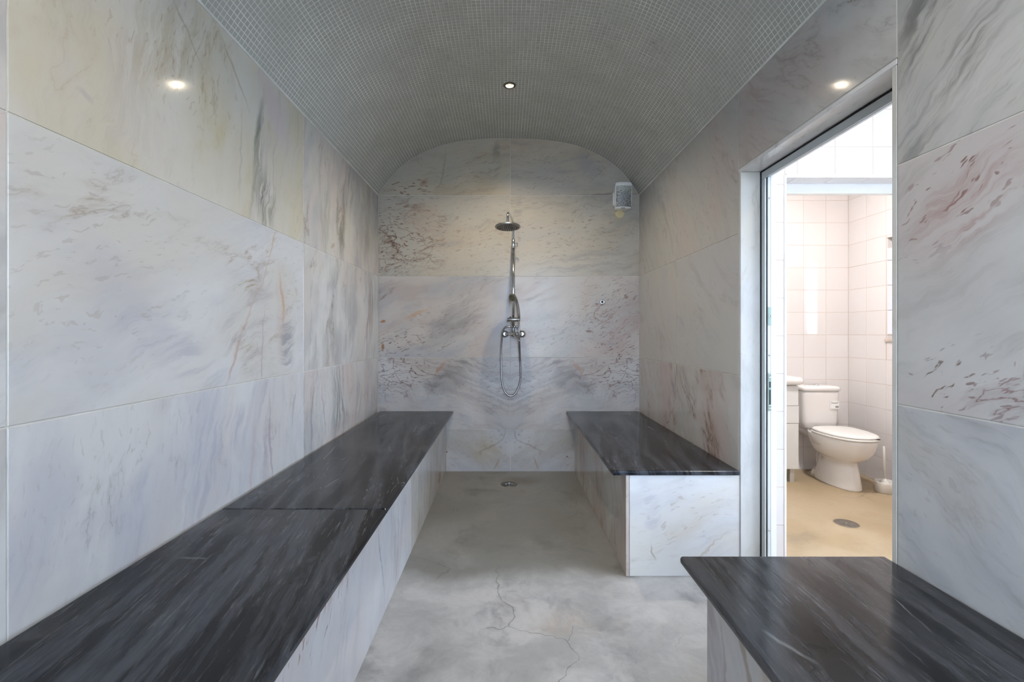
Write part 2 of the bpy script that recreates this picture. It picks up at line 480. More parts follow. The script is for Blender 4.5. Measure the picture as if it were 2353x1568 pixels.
LM[(0, 1)] = marble('marble_left_mid_top', 12, (0.60, 0.57, 0.505), (0.565, 0.52, 0.47), YEL, 78, 0.22, crack=0.4, crack_col=(0.38, 0.29, 0.18), feats=[
    ('streak', 1.735, 1.70, 0.30, 0.05, 80, GV, 1.0), ('streak', 1.80, 1.54, 0.16, 0.09, 85, (0.15, 0.16, 0.13), 0.95), ('flat', 1.74, 1.70, 0.22, 0.012, 82, (0.27, 0.28, 0.24), 0.6),
    ('flat', 1.59, 1.94, 0.17, 0.009, -48, (0.38, 0.29, 0.18), 0.55), ('flat', 1.36, 1.93, 0.16, 0.006, -42, (0.30, 0.26, 0.19), 0.5),
    ('cloud', 1.48, 1.74, 0.38, 0.16, 80, (0.52, 0.45, 0.28), 0.85), ('cloud', 1.64, 1.60, 0.34, 0.12, 80, (0.50, 0.43, 0.27), 0.8), ('streak', 1.30, 1.86, 0.40, 0.14, 45, (0.42, 0.36, 0.25), 0.6), ('cloud', 1.0, 1.95, 0.25, 0.15, 30, (0.50, 0.45, 0.36), 0.7),
    ('flat', 1.62, 1.67, 0.24, 0.008, 88, (0.36, 0.34, 0.28), 0.4), ('flat', 1.855, 1.64, 0.24, 0.008, 88, (0.36, 0.33, 0.27), 0.4),
    ('crack', 1.3, 1.9, 0.5, 0.25, 0, (0.36, 0.28, 0.18), 0.7), ('speck', 1.3, 1.85, 0.5, 0.3, 0, BR, 0.35), ('flat', 1.02, 1.55, 0.03, 0.012, -30, MAU, 0.4),
    ('flat', 1.86, 1.92, 0.20, 0.10, -45, (0.56, 0.47, 0.47), 0.6)])
LM[(0, 2)] = marble('marble_left_near_top', 13, W0, PINK, GRY, 70, 0.3)
LM[(0, 3)] = LM[(0, 2)]
LM[(1, 0)] = marble('marble_left_far_mid', 14, W0, GRY, (0.55, 0.50, 0.45), 86, 0.55, crack=0.6, feats=[
    ('streak', 3.12, 1.12, 0.34, 0.13, 88, (0.33, 0.24, 0.19), 0.8), ('streak', 2.80, 1.05, 0.3, 0.12, 88, (0.33, 0.33, 0.33), 0.6),
    ('crack', 2.52, 1.15, 0.25, 0.2, 70, (0.16, 0.15, 0.10), 1.0), ('flat', 3.17, 1.11, 0.12, 0.02, 70, ORG, 0.5),
    ('streak', 2.45, 0.95, 0.3, 0.16, 85, (0.38, 0.36, 0.33), 0.7), ('streak', 3.2, 1.3, 0.2, 0.12, 88, (0.30, 0.27, 0.24), 0.6)])
LM[(1, 1)] = marble('marble_left_mid_mid', 15, (0.605, 0.60, 0.59), (0.52, 0.52, 0.53), (0.57, 0.545, 0.50), 20, 0.30, (0.40, 0.40, 0.41), crack=0.35, crack_col=(0.28, 0.24, 0.2), feats=[
    ('flat', 1.72, 1.14, 0.34, 0.009, 57, (0.50, 0.36, 0.27), 0.5), ('flat', 1.60, 0.93, 0.13, 0.011, 62, (0.42, 0.25, 0.20), 0.55),
    ('flat', 1.93, 1.16, 0.15, 0.016, 96, ORG, 0.65), ('cloud', 1.93, 1.12, 0.30, 0.07, 92, (0.52, 0.42, 0.38), 0.7),
    ('streak', 1.98, 1.0, 0.20, 0.09, 90, (0.30, 0.30, 0.32), 0.85), ('streak', 1.75, 1.10, 0.34, 0.12, 86, (0.42, 0.38, 0.38), 0.6), ('crack', 1.75, 1.2, 0.4, 0.3, 80, (0.36, 0.28, 0.2), 0.9), ('flat', 1.86, 1.38, 0.10, 0.008, 65, ORG, 0.5),
    ('flat', 1.79, 0.95, 0.25, 0.008, 90, (0.38, 0.33, 0.35), 0.5), ('streak', 1.60, 1.02, 0.12, 0.10, 60, (0.38, 0.35, 0.37), 0.6),
    ('crack', 1.02, 1.30, 0.22, 0.10, 20, (0.42, 0.35, 0.27), 0.6), ('crack', 1.2, 1.2, 0.3, 0.2, -45, (0.33, 0.30, 0.27), 0.7),
    ('cloud', 1.12, 1.12, 0.34, 0.12, -35, (0.47, 0.46, 0.48), 0.5), ('streak', 1.3, 0.98, 0.35, 0.10, -30, (0.42, 0.42, 0.46), 0.6), ('speck', 1.1, 1.15, 0.5, 0.35, 0, (0.40, 0.36, 0.33), 0.45)])
LM[(1, 2)] = marble('marble_left_near_mid', 16, (0.60, 0.60, 0.59), GRY, PINK, 20, 0.3)
LM[(1, 3)] = LM[(1, 2)]
LM[(2, 0)] = marble('marble_left_far_low', 17, W0, GRY, PINK, 86, 0.5, crack=0.5, feats=[
    ('streak', 2.58, 0.65, 0.32, 0.15, 88, (0.27, 0.26, 0.25), 0.9), ('flat', 2.22, 0.62, 0.3, 0.010, 86, (0.30, 0.24, 0.24), 0.6),
    ('flat', 2.36, 0.62, 0.25, 0.010, 98, (0.34, 0.27, 0.26), 0.5), ('streak', 2.9, 0.6, 0.3, 0.1, 95, (0.36, 0.36, 0.36), 0.5)])
LM[(2, 1)] = marble('marble_left_mid_low', 18, (0.61, 0.61, 0.60), (0.50, 0.50, 0.53), (0.56, 0.53, 0.51), 80, 0.35, (0.40, 0.40, 0.43), crack=0.35, feats=[
    ('streak', 1.80, 0.62, 0.30, 0.05, 90, (0.38, 0.33, 0.37), 0.7), ('flat', 1.72, 0.55, 0.24, 0.014, 80, (0.50, 0.38, 0.37), 0.5),
    ('streak', 1.62, 0.70, 0.12, 0.10, 60, (0.40, 0.40, 0.46), 0.7), ('cloud', 1.27, 0.60, 0.26, 0.14, 60, (0.40, 0.41, 0.48), 0.9), ('streak', 1.45, 0.62, 0.3, 0.16, 75, (0.42, 0.42, 0.47), 0.7), ('flat', 1.84, 0.58, 0.26, 0.010, 92, (0.36, 0.30, 0.33), 0.6),
    ('crack', 1.2, 0.62, 0.3, 0.25, 40, (0.3, 0.28, 0.28), 0.8), ('flat', 2.03, 0.68, 0.12, 0.012, 75, (0.33, 0.31, 0.33), 0.5)])
LM[(2, 2)] = marble('marble_left_near_low', 19, (0.61, 0.61, 0.60), GRY, PINK, 80, 0.3)
LM[(2, 3)] = LM[(2, 2)]
for r, (z0, z1) in enumerate(left_rows):
    for c in range(4):
        if r == 3: mm = LM[(2, c)]
        else: mm = LM[(r, c)]
        piece('marble_panel', FR_LEFT, rect(LCOL[c + 1], LCOL[c], z0, z1), mm, WL)

# back wall ---------------------------------------------------------
WBK = link('wall_back', box(XL - 0.13, XR + 0.145, YB + 0.0016, YB + 0.14, -0.12, APEX + 0.08), M['grout'])
tagd(WBK, 'back wall of veined marble slabs under the arched mosaic vault', 'wall', 'structure')
XM = bu(1172.5)
B0 = (0.475, 0.425, 0.35)
REDB = (0.17, 0.095, 0.07)
BM = {}
BM['r1L'] = marble('marble_back_left_upper', 31, B0, (0.46, 0.39, 0.31), (0.43, 0.40, 0.34), 8, 0.5, crack=0.25, rough=0.22, spec=0.28, feats=[
    ('speck', -0.72, 1.80, 0.42, 0.46, 0, REDB, 0.9), ('speck', -0.2, 1.75, 0.5, 0.4, 0, (0.34, 0.27, 0.20), 0.5), ('crack', -0.74, 1.72, 0.42, 0.5, 0, REDB, 1.0), ('web', -0.76, 1.66, 0.36, 0.34, 0, (0.16, 0.09, 0.075), 0.85),
    ('speck', -0.82, 1.56, 0.28, 0.13, 0, (0.15, 0.09, 0.08), 0.95), ('cloud', -0.62, 1.85, 0.22, 0.2, 50, (0.47, 0.36, 0.27), 0.5)])
BM['r1R'] = marble('marble_back_right_upper', 32, B0, (0.42, 0.37, 0.30), (0.43, 0.405, 0.365), 8, 0.75, (0.34, 0.32, 0.27), crack=0.45, crack_col=(0.25, 0.22, 0.16), rough=0.22, spec=0.28, feats=[
    ('crack', 0.93, 1.62, 0.10, 0.16, 0, (0.14, 0.13, 0.10), 1.0), ('speck', 0.5, 1.75, 0.6, 0.4, 0, (0.26, 0.22, 0.16), 0.6), ('streak', 0.6, 1.55, 0.5, 0.12, 4, (0.33, 0.31, 0.28), 0.7), ('streak', 0.09, 1.9, 0.24, 0.04, 88, (0.33, 0.30, 0.27), 0.7)])
BM['r2L'] = marble('marble_back_left_mid', 33, (0.485, 0.44, 0.395), (0.44, 0.36, 0.31), (0.36, 0.35, 0.35), 22, 0.45, (0.31, 0.29, 0.28), crack=0.35, rough=0.22, spec=0.28, feats=[
    ('flat', bu(955), bv(722), 0.15, 0.018, 28, ORG, 0.5), ('cloud', bu(1030), bv(745), 0.34, 0.15, 40, (0.25, 0.245, 0.25), 0.95), ('streak', bu(1060), bv(720), 0.3, 0.2, 35, (0.30, 0.26, 0.24), 0.7), ('speck', -0.45, 1.05, 0.5, 0.3, 20, (0.25, 0.21, 0.19), 0.6), ('cloud', bu(1120), bv(690), 0.22, 0.10, 40, (0.44, 0.33, 0.26), 0.6),
    ('speck', -0.82, 0.93, 0.3, 0.14, 0, (0.11, 0.085, 0.08), 0.9), ('web', -0.80, 0.95, 0.32, 0.2, 0, REDB, 0.85),
    ('crack', -0.84, 1.32, 0.2, 0.12, 0, REDB, 0.9), ('flat', bu(876), bv(742), 0.030, 0.013, 12, (0.26, 0.11, 0.015), 0.95),
    ('flat', bu(879), bv(803), 0.014, 0.045, 5, (0.20, 0.085, 0.012), 0.95), ('flat', bu(960), bv(800), 0.05, 0.025, 20, (0.3, 0.3, 0.32), 0.5)])
BM['r2R'] = marble('marble_back_right_mid', 34, (0.485, 0.445, 0.40), (0.43, 0.35, 0.31), (0.42, 0.405, 0.385), 22, 0.45, crack=0.25, rough=0.22, spec=0.28, feats=[
    ('speck', 0.78, 1.12, 0.40, 0.46, 0, (0.17, 0.10, 0.085), 0.95), ('cloud', 0.85, 1.1, 0.3, 0.3, 0, (0.38, 0.29, 0.26), 0.7), ('speck', 0.3, 1.0, 0.35, 0.25, 20, (0.28, 0.25, 0.23), 0.55), ('web', 0.74, 1.16, 0.34, 0.46, 0, (0.20, 0.105, 0.075), 0.8),
    ('cloud', 0.58, 1.25, 0.26, 0.06, 80, (0.42, 0.29, 0.20), 0.6), ('speck', 0.82, 0.91, 0.26, 0.10, 0, (0.13, 0.08, 0.08), 0.95),
    ('crack', 0.64, 0.95, 0.36, 0.2, 0, REDB, 1.0), ('flat', bu(1405), bv(790), 0.045, 0.014, -5, (0.27, 0.28, 0.30), 0.6)])
BM['r3'] = marble('marble_back_book_matched', 35, (0.48, 0.46, 0.445), (0.37, 0.36, 0.36), (0.43, 0.38, 0.34), 14, 0.6, (0.28, 0.25, 0.24), crack=0.4, crack_col=REDB, speck=0.25, mirror=XM, rough=0.22, spec=0.28, feats=[
    ('flat', bu(1330), bv(848), 0.09, 0.022, -52, (0.34, 0.19, 0.11), 0.55), ('cloud', bu(1318), bv(885), 0.26, 0.12, -28, (0.17, 0.17, 0.185), 1.0), ('streak', bu(1300), bv(850), 0.3, 0.08, -40, (0.2, 0.18, 0.18), 0.8),
    ('flat', bu(1014), bv(848), 0.09, 0.022, 52, (0.34, 0.19, 0.11), 0.55), ('cloud', bu(1026), bv(885), 0.26, 0.12, 28, (0.17, 0.17, 0.185), 1.0), ('streak', bu(1044), bv(850), 0.3, 0.08, 40, (0.2, 0.18, 0.18), 0.8),
    ('speck', -0.82, 0.72, 0.36, 0.22, 0, (0.13, 0.08, 0.08), 0.9), ('speck', 0.85, 0.72, 0.36, 0.22, 0, (0.13, 0.08, 0.08), 0.9),
    ('web', -0.76, 0.70, 0.40, 0.28, 0, (0.13, 0.075, 0.075), 0.85), ('web', 0.80, 0.70, 0.40, 0.28, 0, (0.15, 0.08, 0.075), 0.85), ('streak', 0.0, 0.62, 0.7, 0.24, 0, (0.30, 0.27, 0.26), 0.5), ('speck', 0.02, 0.68, 0.8, 0.3, 0, (0.23, 0.20, 0.19), 0.7)])
BRV = (0.20, 0.15, 0.12)
BM['r4'] = marble('marble_back_base', 36, (0.45, 0.43, 0.415), (0.36, 0.33, 0.29), (0.37, 0.36, 0.37), 30, 0.3, (0.31, 0.27, 0.23), crack=0.9, crack_col=(0.18, 0.13, 0.10), mirror=XM, fine=0.7, rough=0.22, spec=0.28, feats=[
    ('cloud', bu(1120), 0.16, 0.2, 0.14, 30, (0.36, 0.30, 0.21), 0.6), ('flat', bu(1126), bv(1026), 0.17, 0.010, 27, BRV, 0.42), ('flat', bu(1219), bv(1024), 0.17, 0.010, -27, BRV, 0.42), ('flat', bu(1160), bv(1000), 0.05, 0.009, 70, BRV, 0.35), ('flat', bu(1185), bv(1000), 0.05, 0.009, -70, BRV, 0.35), ('flat', bu(1140), bv(1065), 0.07, 0.012, 60, (0.30, 0.23, 0.15), 0.6), ('flat', bu(1230), bv(1065), 0.07, 0.012, -70, (0.30, 0.23, 0.15), 0.6), ('speck', 0.0, 0.2, 0.6, 0.25, 0, (0.24, 0.20, 0.18), 0.5), ('flat', bu(1028), 0.145, 0.008, 0.012, 0, (0.13, 0.05, 0.02), 0.9),
    ('flat', bu(1303), bv(1053), 0.020, 0.008, -20, (0.14, 0.09, 0.05), 0.8)])
BM['r0L'] = marble('marble_back_left_arch', 37, (0.50, 0.43, 0.335), (0.44, 0.365, 0.265), (0.42, 0.385, 0.325), 12, 0.5, (0.33, 0.29, 0.22), crack=0.35, rough=0.22, spec=0.28, feats=[
    ('speck', -0.72, 2.10, 0.28, 0.13, 0, REDB, 1.0), ('speck', -0.3, 2.2, 0.5, 0.25, 10, (0.30, 0.25, 0.18), 0.6), ('flat', -0.475, 2.24, 0.22, 0.012, 78, (0.30, 0.27, 0.20), 0.55), ('flat', -0.615, 2.14, 0.05, 0.03, 50, (0.33, 0.20, 0.15), 0.6),
    ('streak', -0.07, 2.32, 0.16, 0.04, 88, (0.26, 0.24, 0.20), 0.8), ('cloud', -0.12, 2.33, 0.16, 0.05, -15, (0.38, 0.32, 0.22), 0.7)])
BM['r0R'] = marble('marble_back_right_arch', 38, (0.50, 0.43, 0.34), (0.44, 0.37, 0.28), (0.42, 0.385, 0.335), 8, 0.6, crack=0.35, rough=0.22, spec=0.28, feats=[
    ('web', 0.62, 2.23, 0.2, 0.16, -40, (0.17, 0.15, 0.14), 0.9), ('speck', 0.3, 2.2, 0.4, 0.25, 5, (0.30, 0.26, 0.20), 0.6), ('cloud', 0.62, 2.22, 0.22, 0.10, -50, (0.34, 0.32, 0.31), 0.8),
    ('flat', 0.72, 2.055, 0.15, 0.010, 8, (0.2, 0.17, 0.15), 0.6)])
Z4 = 0.3125; ZT = 2.0436
for (za, zb, l, r) in ((0.0, Z4, 'r4', 'r4'), (Z4, ROWS[1], 'r3', 'r3'), (ROWS[1], ROWS[2], 'r2L', 'r2R'), (ROWS[2], ZT, 'r1L', 'r1R')):
    g = 0.0016 if za < ROWS[1] - 0.01 else 0.0026
    piece('marble_panel', FR_BACK, rect(XL, XM, za, zb), BM[l], WBK, gap=g)
    piece('marble_panel', FR_BACK, rect(XM, XR, za, zb), BM[r], WBK, gap=g)
def arch_pts(x0, x1, n=26):
    return [(x, APEX - float(np.interp(abs(x - XC), HX, HD))) for x in np.linspace(x0, x1, n)]
piece('marble_panel', FR_BACK, [(XL + 0.002, ZT), (XM, ZT)] + list(reversed(arch_pts(XL + 0.002, XM))), BM['r0L'], WBK, gap=0.0026)
piece('marble_panel', FR_BACK, [(XM, ZT), (XR - 0.002, ZT)] + list(reversed(arch_pts(XM, XR - 0.002))), BM['r0R'], WBK, gap=0.0026)

# right wall with the doorway --------------------------------------
bm = bmesh.new()
xa, xb = XR + 0.0016, XR + 0.128
add_box(bm, xa, xb, DOOR_Y1 + 0.018, YB + 0.1, -0.2, SPRING + 0.03)
add_box(bm, xa, xb, YF - 0.1, DOOR_Y0 - 0.016, -0.2, SPRING + 0.03)
add_box(bm, xa, xb, DOOR_Y0 - 0.016, DOOR_Y1 + 0.018, DOOR_Z + 0.017, SPRING + 0.03)
add_box(bm, xa, xb, DOOR_Y0 - 0.016, DOOR_Y1 + 0.018, -0.2, -0.001)
WR = link('wall_right', bm, M['grout'])
tagd(WR, 'right wall of grey-white marble slabs pierced by the doorway', 'wall', 'structure')
R0 = (0.48, 0.465, 0.435)
RM = {}
RM['a0'] = marble('marble_right_far_top', 51, R0, (0.47, 0.45, 0.42), (0.49, 0.46, 0.43), 60, 0.35, (0.33, 0.31, 0.28), crack=0.4, crack_col=(0.24, 0.20, 0.15))
RM['b0'] = marble('marble_right_jamb_top', 52, R0, (0.46, 0.44, 0.42), (0.50, 0.44, 0.41), 55, 0.35, (0.32, 0.30, 0.27), crack=0.35, crack_col=(0.24, 0.20, 0.15))
RM['a1'] = marble('marble_right_far_mid', 53, R0, (0.45, 0.45, 0.45), (0.49, 0.46, 0.43), 65, 0.35, crack=0.35)
RM['b1'] = marble('marble_right_jamb_mid', 54, R0, (0.46, 0.455, 0.45), (0.47, 0.46, 0.46), 35, 0.3, crack=0.3, crack_col=(0.26, 0.22, 0.18))
RM['a2'] = marble('marble_right_far_low', 55, (0.51, 0.49, 0.46), (0.42, 0.39, 0.36), (0.48, 0.40, 0.38), 75, 0.45, crack=0.8, crack_col=(0.24, 0.15, 0.12), feats=[
    ('streak', 2.66, 0.72, 0.12, 0.10, 60, (0.24, 0.23, 0.24), 0.8), ('streak', 2.55, 0.62, 0.24, 0.16, 75, (0.40, 0.27, 0.24), 0.85), ('web', 2.75, 0.6, 0.35, 0.3, 70, (0.24, 0.16, 0.13), 0.7)])
RM['b2'] = marble('marble_right_jamb_low', 56, (0.50, 0.48, 0.46), (0.44, 0.42, 0.39), (0.47, 0.40, 0.37), 65, 0.4, crack=0.8, crack_col=(0.22, 0.16, 0.12), feats=[
    ('cloud', 2.2, 0.58, 0.25, 0.1, 70, (0.42, 0.30, 0.25), 0.7), ('crack', 2.3, 0.6, 0.4, 0.3, 60, (0.2, 0.14, 0.11), 1.0)])
RM['lin'] = marble('marble_lintel', 57, (0.53, 0.515, 0.495), (0.45, 0.43, 0.41), (0.48, 0.42, 0.39), 35, 0.4, (0.28, 0.26, 0.24), crack=0.35, feats=[
    ('streak', 1.19, 1.98, 0.12, 0.07, 40, (0.20, 0.17, 0.14), 0.9), ('crack', 1.25, 1.9, 0.2, 0.12, 40, (0.18, 0.15, 0.12), 0.9), ('streak', 1.78, 1.95, 0.22, 0.10, 60, (0.40, 0.31, 0.29), 0.6)])
RM['c0'] = marble('marble_right_near_top', 58, (0.51, 0.50, 0.485), (0.39, 0.385, 0.38), (0.46, 0.45, 0.41), 140, 0.75, (0.18, 0.18, 0.17), crack=0.6, crack_col=(0.15, 0.14, 0.12), feats=[
    ('streak', 1.03, 1.78, 0.2, 0.09, 130, (0.15, 0.15, 0.145), 0.9), ('streak', 1.10, 1.58, 0.18, 0.05, 95, (0.24, 0.245, 0.26), 0.8), ('streak', 0.98, 1.62, 0.16, 0.07, 150, (0.18, 0.175, 0.15), 0.8)])
RM['c1'] = marble('marble_right_near_mid', 59, (0.53, 0.525, 0.52), (0.46, 0.455, 0.45), (0.50, 0.46, 0.45), 152, 0.35, crack=0.15, feats=[
    ('speck', 0.99, 1.34, 0.28, 0.14, 150, (0.20, 0.11, 0.10), 0.85), ('streak', 0.97, 1.30, 0.2, 0.10, 150, (0.36, 0.24, 0.22), 0.75), ('speck', 1.05, 0.92, 0.2, 0.10, 150, (0.16, 0.11, 0.09), 0.85),
    ('crack', 0.92, 0.88, 0.16, 0.08, 150, (0.2, 0.11, 0.1), 0.8), ('speck', 0.9, 0.9, 0.2, 0.1, 150, (0.2, 0.11, 0.1), 0.6)])
RM['c2'] = marble('marble_right_near_low', 60, (0.50, 0.505, 0.51), (0.39, 0.40, 0.42), (0.46, 0.45, 0.43), 28, 0.6, (0.28, 0.27, 0.25), crack=0.2)
YS = 2.640
for k, (z0, z1) in enumerate(((ROWS[2], SPRING), (ROWS[1], ROWS[2]), (ROWS[0], ROWS[1]), (0.0, ROWS[0]))):
    kk = min(k, 2)
    piece('marble_panel', FR_RIGHT, rect(YS, YB, z0, z1), RM['a%d' % kk], WR, gap=0.0022)
    piece('marble_panel', FR_RIGHT, rect(DOOR_Y1 + 0.018, YS, z0, z1), RM['b%d' % kk], WR, gap=0.0026)
    piece('marble_panel', FR_RIGHT, rect(-0.10, DOOR_Y0 - 0.016, z0, z1), RM['c%d' % kk], WR, gap=0.0034)
    piece('marble_panel', FR_RIGHT, rect(YF, -0.10, z0, z1), RM['c%d' % kk], WR, gap=0.0034)
piece('marble_panel', FR_RIGHT, rect(DOOR_Y0 - 0.016, DOOR_Y1 + 0.018, DOOR_Z + 0.017, SPRING), RM['lin'], WR, gap=0.003)

# marble lining of the doorway
TR = empty('trim_1', (XR, DOOR_Y1, 0), 'pale marble slabs lining the doorway reveal', 'door lining'); TR['kind'] = 'structure'
jm = marble('marble_jamb', 61, (0.60, 0.60, 0.585), (0.50, 0.50, 0.49), (0.55, 0.52, 0.46), 88, 0.3, crack=0.35, crack_col=(0.3, 0.25, 0.18))
hm = marble('marble_head', 62, (0.68, 0.68, 0.68), (0.61, 0.61, 0.61), (0.63, 0.62, 0.61), 5, 0.25, crack=0.1)
XJ = 1.064
def stone_box(name, x0, x1, y0, y1, z0, z1, mat, parent, axes, bev=0.001, seg=1, loc=None):
    bm = box(x0, x1, y0, y1, z0, z1, bev, seg)
    lay = bm.loops.layers.uv.new('UVMap')
    for f in bm.faces:
        for l in f.loops:
            c = l.vert.co; l[lay].uv = (c[axes[0]] + 0.37 * c[3 - axes[0] - axes[1]], c[axes[1]])
    return link(name, bm, mat, parent, loc or ((x0 + x1) / 2, (y0 + y1) / 2, (z0 + z1) / 2))
stone_box('jamb_slab', XR, XJ, DOOR_Y1, DOOR_Y1 + 0.0165, 0.0, DOOR_Z, jm, TR, (0, 2))
stone_box('jamb_slab', XR, XJ, DOOR_Y0 - 0.0145, DOOR_Y0, 0.0, DOOR_Z, jm, TR, (0, 2))
stone_box('head_slab', XR, XJ, DOOR_Y0 - 0.0145, DOOR_Y1 + 0.0165, DOOR_Z + 0.0008, DOOR_Z + 0.0155, hm, TR, (1, 0))
stone_box('sill_slab', XR, 1.112, DOOR_Y0, DOOR_Y1, 0.0, 0.012, jm, TR, (1, 0))

# front wall behind the camera, with an unseen doorway added to light the room
DX0, DX1, DZ1 = -0.09, 0.89, 2.10
bm = bmesh.new()
add_box(bm, XL - 0.13, DX0, YF - 0.12, YF, -0.2, APEX + 0.08)
add_box(bm, DX1, 3.4, YF - 0.12, YF, -0.25, APEX + 0.3)
add_box(bm, DX0, DX1, YF - 0.12, YF, DZ1, APEX + 0.08)
WF = link('wall_front', bm, plain('front_plaster', (0.58, 0.57, 0.55), 0.7, var=0.05))
tagd(WF, 'plain wall behind the camera with an added doorway that lets daylight in', 'wall', 'structure')
gr = link('ground', box(-12, 12, -14, YF - 0.12, -0.35, -0.05), plain('added_paving', (0.40, 0.39, 0.37), 0.8, var=0.1, vscale=2))
tagd(gr, 'pale ground added outside the front doorway to bounce daylight in', 'ground', 'structure')  # unseen ground, put in to bounce sky light through the doorway

# vault -------------------------------------------------------------
bm = bmesh.new()
ss = np.linspace(-ARC, ARC, 97)
inner, outer = [], []
for yy in (YF - 0.02, YB + 0.02):
    inner.append([Vector((vault(s)[0] - vault(s)[3][0] * 0.00028, yy, vault(s)[1] - vault(s)[3][1] * 0.00028)) for s in ss])
    outer.append([Vector((vault(s)[0] - vault(s)[3][0] * 0.06, yy, vault(s)[1] - vault(s)[3][1] * 0.06)) for s in ss])
for a, b_ in ((inner[0] + outer[0][::-1], inner[1] + outer[1][::-1]),):
    add_loft(bm, [a, b_], True, True)
CE = link('ceiling', bm, M['mosaic_grout'])
LAMPS = [(0.018, 2.648), (0.018, 0.75)]
for lx, ly in LAMPS:          # round holes for the recessed lamps
    cut = link('lamp_hole_cutter', lathe([(0.0322, -0.03), (0.0322, 0.12)], (lx, ly, APEX), (0, 0, 1), 40), None)
    md = CE.modifiers.new('hole', 'BOOLEAN'); md.object = cut; md.operation = 'DIFFERENCE'; md.solver = 'EXACT'
    nm_ = bpy.data.meshes.new_from_object(CE.evaluated_get(bpy.context.evaluated_depsgraph_get()))
    CE.modifiers.clear(); CE.data = nm_; bpy.data.objects.remove(cut)
tagd(CE, 'barrel vault covered in small grey-green square mosaic', 'ceiling', 'structure')

PITCH = 0.0200
nj = int(2 * ARC / PITCH); ni = int((YB - YF) / PITCH)
s_off = -nj * PITCH / 2
rs = np.random.RandomState(3)
sheet_j = {}
def sheet(i, j):
    k = (i // 15, j // 15)
    if k not in sheet_j: sheet_j[k] = (rs.uniform(-0.0007, 0.0007), rs.uniform(-0.0007, 0.0007), rs.uniform(-0.0015, 0.0015))
    return sheet_j[k]
hw = 0.0086; ch = 0.0004
tl_v = [(-hw, -hw, -0.0022), (hw, -hw, -0.0022), (hw, hw, -0.0022), (-hw, hw, -0.0022),
        (-hw, -hw, -0.00014), (hw, -hw, -0.00014), (hw, hw, -0.00014), (-hw, hw, -0.00014),
        (-hw + ch, -hw + ch, 0), (hw - ch, -hw + ch, 0), (hw - ch, hw - ch, 0), (-hw + ch, hw - ch, 0)]
tl_f = [(0, 1, 5, 4), (1, 2, 6, 5), (2, 3, 7, 6), (3, 0, 4, 7), (4, 5, 9, 8), (5, 6, 10, 9), (6, 7, 11, 10), (7, 4, 8, 11), (8, 9, 10, 11)]
tmesh = bpy.data.meshes.new('mosaic_tile'); tmesh.from_pydata(tl_v, [], tl_f); tmesh.materials.append(M['mosaic'])
cand = []
vt = [vault(s_off + (j + 0.5) * PITCH) for j in range(nj)]
for i in range(ni):
    y0 = YB - (i + 0.5) * PITCH
    for j in range(nj):
        ds, dy, rr = sheet(i, j)
        px, pz, tg, nm = vt[j]
        ds += rs.uniform(-0.0002, 0.0002); dy += rs.uniform(-0.0002, 0.0002)
        P = Vector((px + tg[0] * ds, y0 + dy, pz + tg[1] * ds))
        t3 = Vector((tg[0], 0, tg[1])) * (1 if px >= XC else -1)
        n3 = Vector((nm[0], 0, nm[1])); y3 = n3.cross(t3)
        mx = Matrix(((t3.x, y3.x, n3.x, P.x), (t3.y, y3.y, n3.y, P.y), (t3.z, y3.z, n3.z, P.z), (0, 0, 0, 1))) @ Matrix.Rotation(rr, 4, 'Z')
        # size in the photograph: only tiles inside the frame count
        area = 0
        if P.y > 0.05:
            sx = VX + P.x * FPX / P.y; sy = VY - (P.z - CAMZ) * FPX / P.y
            if 0 < sx < 2353 and 0 < sy < 1568:
                dv = P - Vector((0, 0, CAMZ)); area = abs(dv.normalized().dot(n3)) / dv.length_squared
        cand.append((area, mx, any((P.x - a_) ** 2 + (P.y - b_) ** 2 < 0.0385 ** 2 for a_, b_ in LAMPS)))
cand = [c for c in cand if not c[2]]          # room for the recessed lamp
cand.sort(key=lambda c: -c[0])
for a, mx, _ in cand[:300]:
    o = bpy.data.objects.new('mosaic_tile', tmesh); COL.objects.link(o); o.parent = CE; o.matrix_local = mx
tv = np.array(tl_v); tf = np.array(tl_f)
rest = cand[300:]
V = np.empty((len(rest), len(tv), 3)); 
for k, (_, mx, _) in enumerate(rest):
    A = np.array(mx); V[k] = tv @ A[:3, :3].T + A[:3, 3]
F = (tf[None] + (np.arange(len(rest)) * len(tv))[:, None, None]).reshape(-1, 4)
me = bpy.data.meshes.new('mosaic_field')
me.vertices.add(len(rest) * len(tv)); me.vertices.foreach_set('co', V.ravel())
me.loops.add(F.size); me.loops.foreach_set('vertex_index', F.ravel())
me.polygons.add(len(F)); me.polygons.foreach_set('loop_start', np.arange(0, F.size, 4))
me.update(calc_edges=True); me.materials.append(M['mosaic'])
mf = bpy.data.objects.new('mosaic_field', me); COL.objects.link(mf); mf.parent = CE; mf['kind'] = 'stuff'

# ================================================================== WET ROOM beyond the doorway
XW = 1.121                        # wet-room face of the dividing wall
TX, TY, TZ = 3.05, 4.06, 2.62      # right wall, far wall, ceiling
PY = 2.405                        # front of the partition
fb = link('floor_wet_room', box(XR + 0.146, TX + 0.2, YF - 0.1, TY + 0.1, BFZ - 0.1, BFZ), M['screed'])
tagd(fb, 'warm beige screed floor of the wet room beyond the doorway', 'floor', 'structure')
cb = link('ceiling_wet_room', box(XR + 0.10, TX + 0.25, YF - 0.1, TY + 0.1, TZ, TZ + 0.1), M['white_paint'])
tagd(cb, 'white ceiling of the wet room beyond the doorway', 'ceiling', 'structure')

